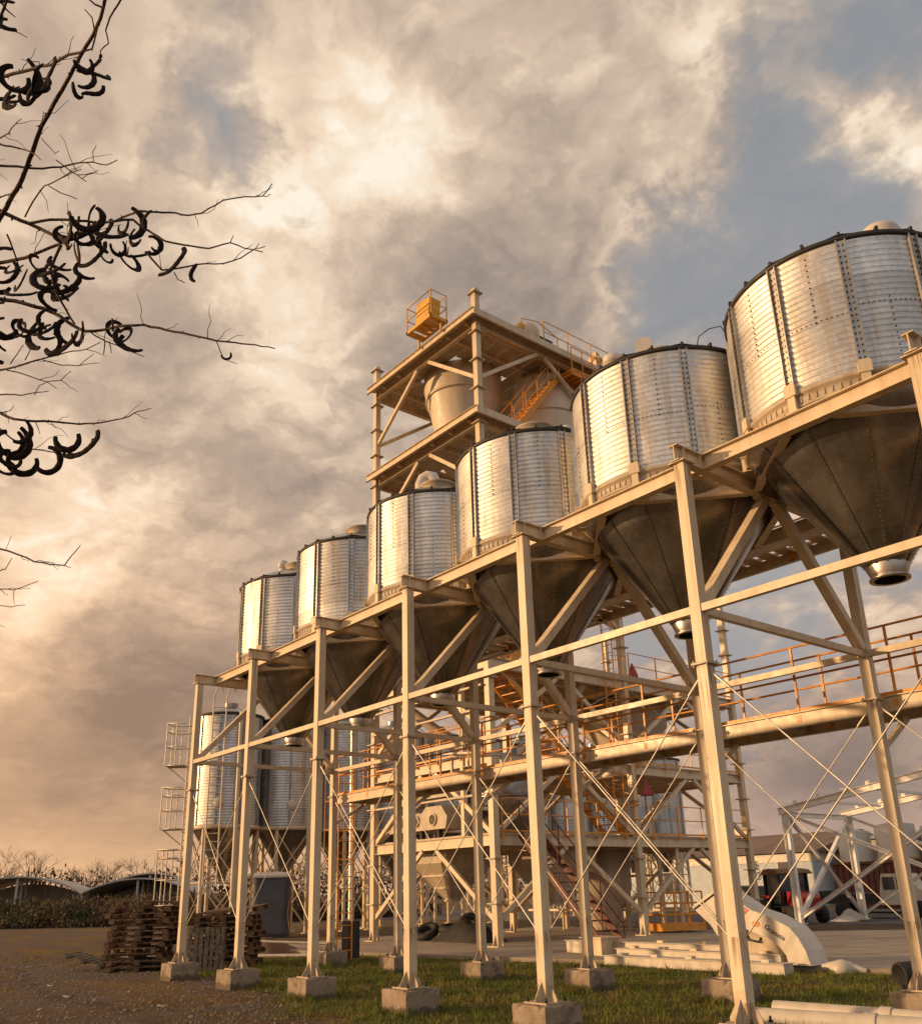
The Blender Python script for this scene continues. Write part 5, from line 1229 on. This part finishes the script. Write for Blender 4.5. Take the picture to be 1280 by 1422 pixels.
# flatbed truck
tr = empty('truck', (-0.6, 31.2, 0), rz=0.25, label='small white cab truck with a dark flatbed, parked beyond the open frame', cat='truck')
part('cab', MB().prism([(-0.15, 0.55), (1.9, 0.55), (1.9, 1.05), (1.35, 1.15), (1.10, 1.78), (0.0, 1.78), (-0.15, 1.0)], Matrix.Rotation(PI / 2, 4, 'X'), 1.6), WHITE, tr, (0, 0, 0))
part('window', MB().b2((0.02, -0.815, 1.15), (0.48, -0.802, 1.65)).add([(0.56, -0.81, 1.15), (1.22, -0.81, 1.15), (1.02, -0.81, 1.65), (0.56, -0.81, 1.65)], [(0, 1, 2, 3)]), GLASS, tr, (0, 0, 0)); part('flatbed', MB().b2((-2.6, -0.85, 0.62), (-0.2, 0.85, 0.78)).b2((-2.6, -0.85, 0.781), (-2.52, 0.85, 1.15)).b2((-2.5, -0.85, 0.781), (-0.2, -0.80, 1.0)), DARK, tr, (0, 0, 0))
part('load', MB().b2((-2.3, -0.6, 0.80), (-0.5, 0.6, 1.02)), TARP, tr, (0, 0, 0)); part('headlight', MB().b2((1.901, -0.65, 0.75), (1.92, -0.4, 0.92)), GLASS, tr, (0, 0, 0))
wm = MB().lathe([(0.0, -0.12), (0.2, -0.12), (0.34, -0.10), (0.36, 0), (0.34, 0.10), (0.2, 0.12), (0, 0.12)], 20)
for x_, y_ in ((1.3, -.75), (1.3, .75), (-1.7, -.75), (-1.7, .75)): part('wheel', wm, BLACK, tr, (x_, y_, 0.36), (PI / 2, 0, 0))
# red tractor with a yellow roofed cab
tc = empty('tractor', (-2.4, 26.6, 0), rz=-0.55, label='red tractor loader with dark glass cab and arched brown roof, behind the nearest tall column', cat='tractor')
part('hood', MB().prism([(0.5, 0.55), (1.75, 0.5), (1.8, 0.95), (1.55, 1.12), (0.5, 1.2)], Matrix.Rotation(PI / 2, 4, 'X'), 0.75), RED, tc, (0, 0, 0)); part('chassis', MB().b2((-1.1, -0.35, 0.4), (1.6, 0.35, 0.6)), DARK, tc, (0, 0, 0))
cabm = MB()
for x_ in (-0.85, 0.45):
    for y_ in (-0.6, 0.6): cabm.b2((x_ - .04, y_ - .04, 0.7), (x_ + .04, y_ + .04, 1.95))
part('cab_frame', cabm, DARK, tc, (0, 0, 0)); part('cab_glass', MB().b2((-0.80, -0.57, 0.75), (0.40, 0.57, 1.93)), GLASS, tc, (0, 0, 0))
part('cab_roof', MB().prism([(-1.15, 1.9), (-0.9, 2.03), (-0.2, 2.1), (0.5, 2.03), (0.75, 1.9), (0.7, 1.86), (-1.1, 1.86)], Matrix.Rotation(PI / 2, 4, 'X'), 1.45), WOOD, tc, (0, 0, 0)); part('fender', MB().b2((-1.2, -0.85, 0.95), (-0.1, -0.6, 1.05)).b2((-1.2, 0.6, 0.95), (-0.1, 0.85, 1.05)), RED, tc, (0, 0, 0))
for x_, y_, s_ in ((-0.7, -.75, 1.45), (-0.7, .75, 1.45), (1.3, -.6, 0.95), (1.3, .6, 0.95)): w_ = part('wheel', wm, BLACK, tc, (x_, y_, 0.36 * s_), (PI / 2, 0, 0)); w_.scale = (s_, s_, 1.3)
ca = empty('parked_car', (-5.6, 28.6, 0), rz=-0.4, label='dark estate car parked to the left of the red tractor', cat='car')
part('body', MB().prism([(-2.0, .3), (2.0, .3), (2.05, .75), (1.1, .9), (.5, 1.4), (-1.5, 1.45), (-2.05, .9)], Matrix.Rotation(PI / 2, 4, 'X'), 1.65), DARK, ca, (0, 0, 0)); part('window', MB().add([(-1.6, -.83, .93), (.85, -.83, .93), (.4, -.83, 1.33), (-1.4, -.83, 1.36)], [(0, 1, 2, 3)]), GLASS, ca, (0, 0, 0))
for x_, y_ in ((1.25, -.72), (1.25, .72), (-1.3, -.72), (-1.3, .72)): part('wheel', wm, BLACK, ca, (x_, y_, 0.34), (PI / 2, 0, 0))
for k, (x_, y_, lab) in enumerate(((-0.9, 27.9, 'crumpled pale sheeting on the ground right of the tractor'), (-1.6, 29.6, 'white heap of bags between tractor and truck'))):
    heap('rubble_heap', (x_, y_), 0.7, 0.5, 0.22 + 0.2 * k, WHITE if k == 0 else PALE, 12 + k, label=lab, cat='heap')

# ------------------------------------------------------------------ left background: greenhouses, scrub, bare trees
def tunnel(c, yaw, wd, ln, h, base, label):
    r = empty('farm_shed', (c[0], c[1], 0), rz=yaw, label=label, cat='shed', group='arched farm sheds beyond the scrub'); n = 16
    arc = [(-wd / 2 + wd * i / n, base + (h - base) * math.sin(PI * i / n) ** 0.75) for i in range(n + 1)]
    mb = MB(); vs = [(x_, -ln / 2, z_) for x_, z_ in arc] + [(x_, ln / 2, z_) for x_, z_ in arc] + [(x_, -ln / 2, z_ - .12) for x_, z_ in arc] + [(x_, ln / 2, z_ - .12) for x_, z_ in arc]; m_ = n + 1
    mb.add(vs, [(i, i + 1, m_ + i + 1, m_ + i) for i in range(n)] + [(2 * m_ + i, 3 * m_ + i, 3 * m_ + i + 1, 2 * m_ + i + 1) for i in range(n)] + [(i, 2 * m_ + i, 2 * m_ + i + 1, i + 1) for i in range(n)] + [(m_ + i, m_ + i + 1, 3 * m_ + i + 1, 3 * m_ + i) for i in range(n)], False)
    part('roof', mb, PALE, r, (0, 0, 0)); p_ = MB()
    for y_ in [(-ln / 2 + 0.3) + j * (ln - .6) / 6 for j in range(7)]:
        for x_ in (-wd / 2, 0, wd / 2): part('post', MB().b2((x_ - .08, y_ - .08, 0), (x_ + .08, y_ + .08, base - .13 if x_ else h - .2)), PALE, r, (0, 0, 0))
    part('end_panel', MB().prism([(-wd / 2 + 0.3, 0.0)] + [(x_ * 0.96, z_ - 0.5) for x_, z_ in arc[1:-1]] + [(wd / 2 - 0.3, 0.0)], Matrix.Translation((0, 1.0, 0)) @ Matrix.Rotation(PI / 2, 4, 'X'), 0.1), CREAM2, r, (0, 0, 0))
    part('side_sheet', MB().b2((-wd / 2 - 0.02, -ln / 2 + 0.5, 0), (-wd / 2 + 0.02, ln / 2, base - 0.6)).b2((wd / 2 - 0.02, -ln / 2 + 0.5, 0), (wd / 2 + 0.02, ln / 2, base - 0.6)), PALE, r, (0, 0, 0)); return r


tunnel((-64, 13.0), 1.15, 9.5, 12, 3.5, 2.1, 'arched white roofed farm shed at the far left edge'); tunnel((-60.5, 22.0), 1.0, 9.5, 12, 3.2, 1.8, 'second arched farm shed, its dark open end just left of the silos')
tunnel((-70, 26), 1.1, 9, 14, 3.8, 2.3, 'third pale arched shed farther back between the other two')
# scrub: many small leaf faces on stems
rs = np.random.default_rng(9); n = 1500
bx = rs.uniform(-53, -33, n); by = 8.5 + (bx + 53) * 0.75 + rs.normal(0, 1.6, n) + rs.uniform(-7, 9, n); bh = rs.uniform(0.4, 1.45, n) * (1 + 0.4 * np.sin(bx * 0.9 + by))
keep = by > 4 + (bx + 50) * 0.72
V = []; k = 110; bx, by, bh = bx[keep], by[keep], bh[keep]; n = len(bx)
cx_ = np.repeat(bx, k) + rs.normal(0, 0.35, n * k); cy_ = np.repeat(by, k) + rs.normal(0, 0.35, n * k); cz_ = np.abs(rs.uniform(0, 1, n * k)) ** 0.7 * np.repeat(bh, k)
dr_ = rs.normal(0, 1, (n * k, 2, 3)) * 0.085; dr_[:, :, 2] *= 1.3; ctr = np.stack([cx_, cy_, cz_], 1)
V = np.stack([ctr, ctr + dr_[:, 0], ctr + dr_[:, 1]], 1).reshape(-1, 3); F = np.arange(len(V)).reshape(-1, 3)
o = bpy.data.objects.new('scrub', raw_mesh('scrub', V, F, SCRUB)); COL.objects.link(o); tag(o, 'brown green belt of scrub and tall weeds along the yard edge', 'scrub', kind='stuff')


def bare_tree(x_, y_, h, seed, label):
    random.seed(seed); r = empty('bare_tree', (x_, y_, 0), label=label, cat='tree', group='bare trees on the horizon'); t = MB(); c = MB()
    t.tube([(0, 0, 0), (0.1, 0, h * 0.25), (0.0, 0.1, h * 0.5), (0.1, 0, h * 0.8)], [0.16, 0.12, 0.08, 0.03], 6)
    def grow(p, d_, l, rad, lev):
        e = p + d_ * l; c.tube([p, p.lerp(e, .5) + Vector((random.uniform(-.1, .1) * l, random.uniform(-.1, .1) * l, 0)), e], [rad, rad * .8, rad * .55], 3, False)
        if lev:
            for _ in range(4): grow(p.lerp(e, random.uniform(.35, 1)), (d_ + Vector((random.uniform(-.9, .9), random.uniform(-.9, .9), random.uniform(-.3, .6)))).normalized(), l * random.uniform(.5, .75), rad * .55, lev - 1)
    for i in range(9): a = i * 2.4; z0 = h * random.uniform(.15, .6); grow(Vector((0, 0, z0)), Vector((math.cos(a), math.sin(a), random.uniform(.6, 1.3))).normalized(), h * random.uniform(.25, .4), 0.05, 3)
    part('trunk', t, BRANCH, r, (0, 0, 0)); part('crown', c, BRANCH, r, (0, 0, 0)); return r


random.seed(5)
TPOS = [(-150 + i * 4.0 + random.uniform(-1.5, 1.5), 22 + i * 5.2 + random.uniform(-2, 2), random.uniform(7.0, 9.6)) for i in range(12)]
for i, (x_, y_, h_) in enumerate(TPOS): bare_tree(x_, y_, h_, 40 + i, f'bare twiggy tree on the horizon, {ORD[i]} from the left')
# far treeline reads as one mass
rs = np.random.default_rng(3); n = 26000
ax = rs.uniform(0, 1, n); lx = -230 + ax * 150; ly = -20 + ax * 190; base = 6.0 + 1.2 * np.sin(ax * 60) + 0.8 * np.sin(ax * 171)
cz_ = rs.uniform(0, 1, n) * base; ctr = np.stack([lx + rs.normal(0, 3, n), ly + rs.normal(0, 3, n), cz_], 1); dd = rs.normal(0, 1, (n, 2, 3)) * 0.28; dd[:, :, 2] *= 1.6
o = bpy.data.objects.new('distant_wood', raw_mesh('distant_wood', np.stack([ctr, ctr + dd[:, 0], ctr + dd[:, 1]], 1).reshape(-1, 3), np.arange(3 * n).reshape(-1, 3), BRANCH)); COL.objects.link(o); tag(o, 'low leafless wood along the horizon', 'woodland', kind='stuff')

# ------------------------------------------------------------------ pod bearing tree at the upper left
random.seed(17)
tree = empty('pod_tree', tuple(Vector((CAMP.x, CAMP.y, 0)) + Vector((D(-430, 1240).x, D(-430, 1240).y, 0)) * 6.2), label='leafless thorny tree reaching in from the upper left, hung with curled dark pods', cat='tree')
def at_(px, py, dist): return CAMP + D(px, py) * dist


tb_ = Vector(tree.location)
LEAD = [(-330, 980, 6.0), (-230, 800, 5.8), (-170, 620, 5.6), (-140, 450, 5.5), (-115, 280, 5.4), (-95, 90, 5.4), (-80, -80, 5.5)]
trk = [tb_, tb_ + Vector((0.03, 0.05, 0.8)), at_(-390, 1060, 6.1)] + [at_(*q) for q in LEAD]
part('trunk', MB().tube(trk, [0.13, 0.11, 0.10, 0.085, 0.07, 0.056, 0.044, 0.034, 0.025, 0.015], 12), BARK, tree)


def limb(pts, r0, r1, d0, d1, jit=2.0, join=None):
    """branch along bearings, its distance changing from d0 to d1; wiggles and buds"""
    P_ = []; n = len(pts)
    for i, (a, b) in enumerate(pts):
        P_.append((a, b, d0 + (d1 - d0) * i / max(1, n - 1)))
    Q = []
    for i in range(n - 1):
        seg = max(2, int(math.hypot(P_[i + 1][0] - P_[i][0], P_[i + 1][1] - P_[i][1]) / 9))
        for s_ in range(seg):
            t = s_ / seg; Q.append(tuple(P_[i][k] + (P_[i + 1][k] - P_[i][k]) * t + (random.uniform(-jit, jit) * (1 if k == 1 else .4) * (0.5 if k < 2 else 0.006) if s_ else 0) for k in range(3)))
    Q.append(P_[-1]); W_ = [at_(*q) for q in Q]; rad = [r0 + (r1 - r0) * i / (len(W_) - 1) for i in range(len(W_))]
    if join is not None: W_ = [join] + W_; rad = [max(r0 * 1.3, 0.008)] + rad
    mb = MB().tube(W_, rad, 6)
    for i in range(2, len(W_) - 1):
        if random.random() < 0.6:
            c = W_[i]; v = Vector((random.uniform(-1, 1), random.uniform(-1, 1), random.uniform(-1, 1))).normalized(); mb.tube([c, c + v * rad[i] * 2.2], [rad[i] * .9, rad[i] * .3], 4)
    for i in range(3, len(W_) - 1):
        if random.random() < 0.22 and rad[i] < 0.010:
            c = W_[i]; u = (W_[i + 1] - W_[i - 1]).normalized(); side_ = (RIGHT * random.uniform(-.3, 1) + Vector((0, 0, random.uniform(-1, 1))) + FWD * random.uniform(-.6, .6)); dv = (u * 0.6 + side_.normalized()).normalized(); ln = random.uniform(.05, .17); tw_ = [c]
            for k_ in range(4): tw_.append(tw_[-1] + (dv + Vector((random.uniform(-.4, .4), random.uniform(-.4, .4), random.uniform(-.4, .4)))).normalized() * ln / 4)
            mb.tube(tw_, [0.0020, .0018, .0015, .0013, .0010], 4)
    part('branch', mb, BARK, tree); return W_


def near_lead(py):
    best = min(range(len(LEAD)), key=lambda i: abs(LEAD[i][1] - (py + 60))); return at_(*LEAD[best])


limb([(-150, 520), (-60, 390), (0, 303), (28, 255), (45, 213), (58, 175), (72, 150), (92, 115), (104, 92), (115, 72), (130, 48), (140, 25), (146, 0), (160, -60)], 0.016, 0.006, 5.4, 4.6, join=near_lead(560))
TW = [
    ([(115, 72), (95, 76), (72, 90), (55, 92), (30, 100), (0, 108), (-60, 125)], .0055, .009, 4.7, 5.3, 1), ([(140, 87), (140, 70), (151, 60), (147, 42), (153, 24), (170, -4)], .002, .004, 4.7, 4.6, 0), ([(145, 12), (132, 6), (118, -6)], .004, .003, 4.6, 4.5, 0), ([(131, 40), (128, 24), (118, 13)], .003, .002, 4.65, 4.6, 0), ([(112, 74), (128, 68), (133, 50), (137, 35)], .004, .003, 4.65, 4.6, 0),
    ([(38, 52), (20, 43), (0, 36), (-70, 20)], .002, .006, 5.0, 5.4, 1), ([(57, 222), (47, 213), (35, 208), (15, 203), (0, 200), (-80, 180)], .002, .008, 4.9, 5.4, 1), ([(163, 222), (148, 229), (130, 225), (110, 226), (85, 232), (60, 234), (25, 231), (0, 230), (-90, 225)], .002, .009, 4.7, 5.4, 1),
    ([(78, 222), (95, 235), (108, 243), (120, 252)], .003, .002, 4.85, 4.7, 0), ([(108, 243), (128, 240), (137, 236)], .002, .0015, 4.75, 4.7, 0), ([(35, 301), (46, 280), (62, 258), (80, 250), (100, 240), (113, 235)], .004, .002, 5.0, 4.7, 0), ([(68, 258), (85, 268), (107, 276)], .0025, .002, 4.9, 4.8, 0), ([(58, 192), (70, 205), (77, 213), (82, 210)], .002, .0015, 5.1, 5.0, 0), ([(18, 268), (0, 274), (-80, 290)], .003, .008, 5.0, 5.4, 1), ([(30, 165), (22, 172), (12, 185), (0, 192), (-80, 220)], .0015, .006, 5.1, 5.4, 1), ([(130, 225), (129, 210), (134, 202)], .002, .0015, 4.8, 4.7, 0),
    ([(-120, 235), (-40, 275), (7, 296), (40, 310), (65, 322), (85, 330), (95, 345)], .014, .007, 5.5, 4.8, 0), ([(40, 310), (70, 305), (95, 305), (140, 309), (160, 307), (180, 298), (190, 293), (235, 295), (262, 299), (280, 296), (310, 278), (340, 273), (365, 272), (378, 255)], .007, .0022, 5.0, 4.2, 0),
    ([(160, 307), (185, 305), (200, 318), (212, 324), (230, 335), (255, 340), (290, 345), (320, 337), (340, 345), (365, 350)], .006, .0022, 4.6, 4.2, 0), ([(205, 352), (225, 375), (250, 372), (275, 367), (310, 366), (335, 358), (355, 345), (368, 342)], .005, .002, 4.6, 4.2, 0), ([(242, 378), (247, 388), (257, 393)], .003, .002, 4.5, 4.5, 0), ([(320, 337), (324, 327)], .0022, .0015, 4.25, 4.25, 0), ([(355, 345), (360, 338)], .002, .0014, 4.2, 4.2, 0),
    ([(130, 315), (95, 330), (80, 340), (60, 348), (35, 358), (0, 365), (-80, 385)], .006, .012, 4.8, 5.5, 1), ([(382, 484), (345, 478), (300, 473), (265, 465), (230, 458), (200, 451), (165, 453), (150, 457), (120, 460), (102, 452), (85, 440), (60, 428), (30, 420), (0, 415), (-90, 410)], .0025, .013, 4.2, 5.5, 1),
    ([(300, 473), (306, 488), (311, 499), (330, 505)], .0025, .0015, 4.35, 4.3, 0), ([(125, 460), (140, 470), (150, 475), (165, 480), (200, 495)], .004, .0018, 4.8, 4.5, 0), ([(146, 474), (144, 492)], .003, .002, 4.7, 4.7, 0), ([(152, 474), (155, 490)], .003, .002, 4.7, 4.7, 0), ([(157, 460), (156, 442)], .006, .004, 4.7, 4.7, 0),
    ([(140, 475), (120, 485), (90, 490), (60, 498), (30, 507), (0, 514), (-100, 530)], .002, .009, 4.7, 5.5, 1), ([(60, 500), (85, 507), (110, 508), (130, 492)], .003, .0018, 5.0, 4.8, 0), ([(108, 508), (138, 504)], .002, .0015, 4.9, 4.8, 0), ([(10, 514), (35, 520), (65, 530), (85, 528), (99, 515)], .003, .0018, 5.2, 4.9, 0), ([(68, 543), (50, 545), (30, 549), (0, 548), (-100, 560)], .002, .007, 5.0, 5.5, 1), ([(65, 530), (80, 540)], .002, .0014, 5.0, 5.0, 0), ([(15, 505), (24, 492), (33, 479)], .003, .002, 5.2, 5.1, 0), ([(35, 500), (45, 479)], .003, .002, 5.1, 5.1, 0), ([(48, 549), (55, 535), (65, 530)], .002, .002, 5.0, 5.0, 0),
    ([(210, 567), (192, 571), (180, 578), (160, 583), (130, 588), (110, 589), (80, 586), (50, 585), (20, 582), (0, 573), (-90, 545)], .002, .011, 4.5, 5.5, 1), ([(20, 562), (15, 570), (2, 573)], .0015, .003, 5.2, 5.2, 0), ([(50, 587), (56, 603)], .0025, .0015, 5.0, 5.0, 0), ([(75, 628), (60, 625), (35, 622), (15, 608), (0, 595), (-90, 580)], .003, .007, 4.9, 5.5, 1),
    ([(112, 757), (104, 767), (97, 775), (90, 785), (70, 784), (48, 780), (25, 770), (0, 762), (-120, 720)], .002, .008, 4.8, 5.6, 1), ([(90, 785), (99, 788)], .002, .0015, 4.8, 4.8, 0), ([(17, 775), (8, 790), (0, 793), (-130, 800)], .0018, .006, 5.0, 5.7, 1), ([(53, 807), (40, 812), (20, 819), (0, 818), (-140, 830)], .0018, .006, 4.9, 5.7, 1), ([(35, 840), (15, 843), (0, 841), (-160, 860)], .0018, .006, 5.0, 5.7, 1), ([(8, 764), (16, 744)], .0015, .0012, 5.1, 5.1, 0),
    ([(0, 0), (8, 12), (22, 24)], .006, .002, 5.0, 5.0, 0), ([(85, 340), (70, 375), (78, 405), (92, 430), (104, 450)], .007, .005, 4.9, 4.8, 0), ([(10, 325), (18, 345), (30, 378)], .005, .004, 5.1, 5.1, 0), ([(110, 300), (108, 340), (112, 372)], .006, .003, 4.7, 4.7, 0),
]
for pts, r0, r1, d0, d1, j in TW: limb(pts if not j else pts[::-1], r1 if j else r0, r0 if j else r1, d1 if j else d0, d0 if j else d1, join=near_lead(pts[-1][1]) if j else None)


def pod_mesh(arc, rad, th, seed):
    random.seed(seed); n = 40; pts = []; rr = []
    for i in range(n + 1):
        t = i / n; a = -arc / 2 + arc * t; w_ = rad * (1 + 0.12 * math.sin(t * 5 + seed)); pts.append((w_ * math.sin(a), 0.012 * math.sin(t * 5 + seed), -w_ * math.cos(a) + rad * math.cos(arc / 2)))
        rr.append(th * (0.35 + 0.75 * math.sin(PI * min(1, max(0, t * 0.92 + 0.05))) ** 0.5) * (1 + 0.06 * math.sin(t * 34)))
    return MB().tube(pts, rr, 8, flat=0.30)


PV = [pod_mesh(R_(235), 0.064, 0.0150, 1), pod_mesh(R_(165), 0.082, 0.0165, 2), pod_mesh(R_(290), 0.050, 0.0130, 3), pod_mesh(R_(80), 0.115, 0.0155, 4), pod_mesh(R_(200), 0.050, 0.0125, 5)]
PM = [p_.mesh('pod', POD) for p_ in PV]
yaw_c = math.atan2(RIGHT.y, RIGHT.x)


def pod(px, py, v, roll, dist=4.8, s_=1.0, yaw=None):
    o = bpy.data.objects.new('pod', PM[v]); COL.objects.link(o); o.parent = tree; o.location = at_(px, py, dist) - Vector(tree.location)
    o.rotation_euler = (random.uniform(-.25, .25), roll, yaw_c + (random.uniform(-1.0, 1.0) if yaw is None else yaw)); o.rotation_euler = (Matrix.Rotation(yaw_c + (random.uniform(-1.0, 1.0) if yaw is None else yaw), 4, 'Z') @ Matrix.Rotation(roll, 4, 'Y') @ Matrix.Rotation(random.uniform(-.3, .3), 4, 'X')).to_euler(); o.scale = (s_, s_, s_)


random.seed(29)
for (a, b) in [(4, 6), (14, 14), (2, 20), (10, 122), (20, 128), (28, 100), (36, 102), (44, 108), (52, 108), (60, 104), (44, 128), (54, 122), (62, 116), (30, 128), (112, 84), (122, 86), (130, 92), (118, 104),
               (117, 294), (124, 304), (104, 312), (94, 316), (88, 310), (132, 308), (138, 318), (120, 326), (108, 338), (142, 332), (150, 336), (128, 348), (160, 314), (172, 310), (182, 308), (165, 336), (180, 340), (194, 326), (205, 336), (212, 332), (188, 350), (174, 352), (152, 352), (100, 330),
               (14, 358), (8, 378), (24, 366), (28, 386), (4, 388), (60, 362), (70, 366), (80, 376), (86, 362), (58, 382), (88, 388), (72, 386), (95, 405), (88, 398), (82, 420),
               (4, 430), (10, 446), (20, 456), (48, 446), (58, 450), (66, 442), (75, 460), (85, 472), (96, 456), (106, 454), (38, 452), (54, 462), (3, 480), (12, 476), (70, 474),
               (172, 460), (166, 468), (28, 596), (24, 612), (8, 622), (34, 632), (20, 632), (4, 640), (12, 606)]:
    pod(a + random.uniform(-2, 2), b + random.uniform(-2, 2), random.choice([0, 0, 1, 2, 2, 4, 1]), random.uniform(-1.6, 1.6), random.uniform(4.6, 5.1), random.uniform(0.6, 1.12))
for (a, b, v, roll, dd_, s_, yw) in [(236, 360, 1, -1.0, 4.5, 1.0, 0.1), (272, 378, 3, 1.5, 4.4, .62, 0), (94, 606, 4, -0.15, 4.7, 1.15, 0), (114, 612, 1, -0.75, 4.7, 1.0, 0), (108, 618, 1, -0.55, 4.75, .9, .1), (60, 634, 0, -1.2, 4.8, .95, 0), (314, 492, 4, -0.3, 4.35, .45, 0), (184, 474, 1, 0.7, 4.6, .75, 0), (178, 470, 1, 0.9, 4.6, .8, .2), (120, 374, 1, 0.8, 4.7, .7, 0), (108, 124, 3, 0.9, 4.65, .6, 0), (128, 126, 3, -0.7, 4.65, .7, 0), (206, 303, 3, 1.8, 4.5, .6, 0), (30, 402, 1, 0.1, 5.0, .85, 0), (98, 398, 3, 0.0, 4.8, .5, 0)]:
    pod(a, b, v, roll, dd_, s_, yw)
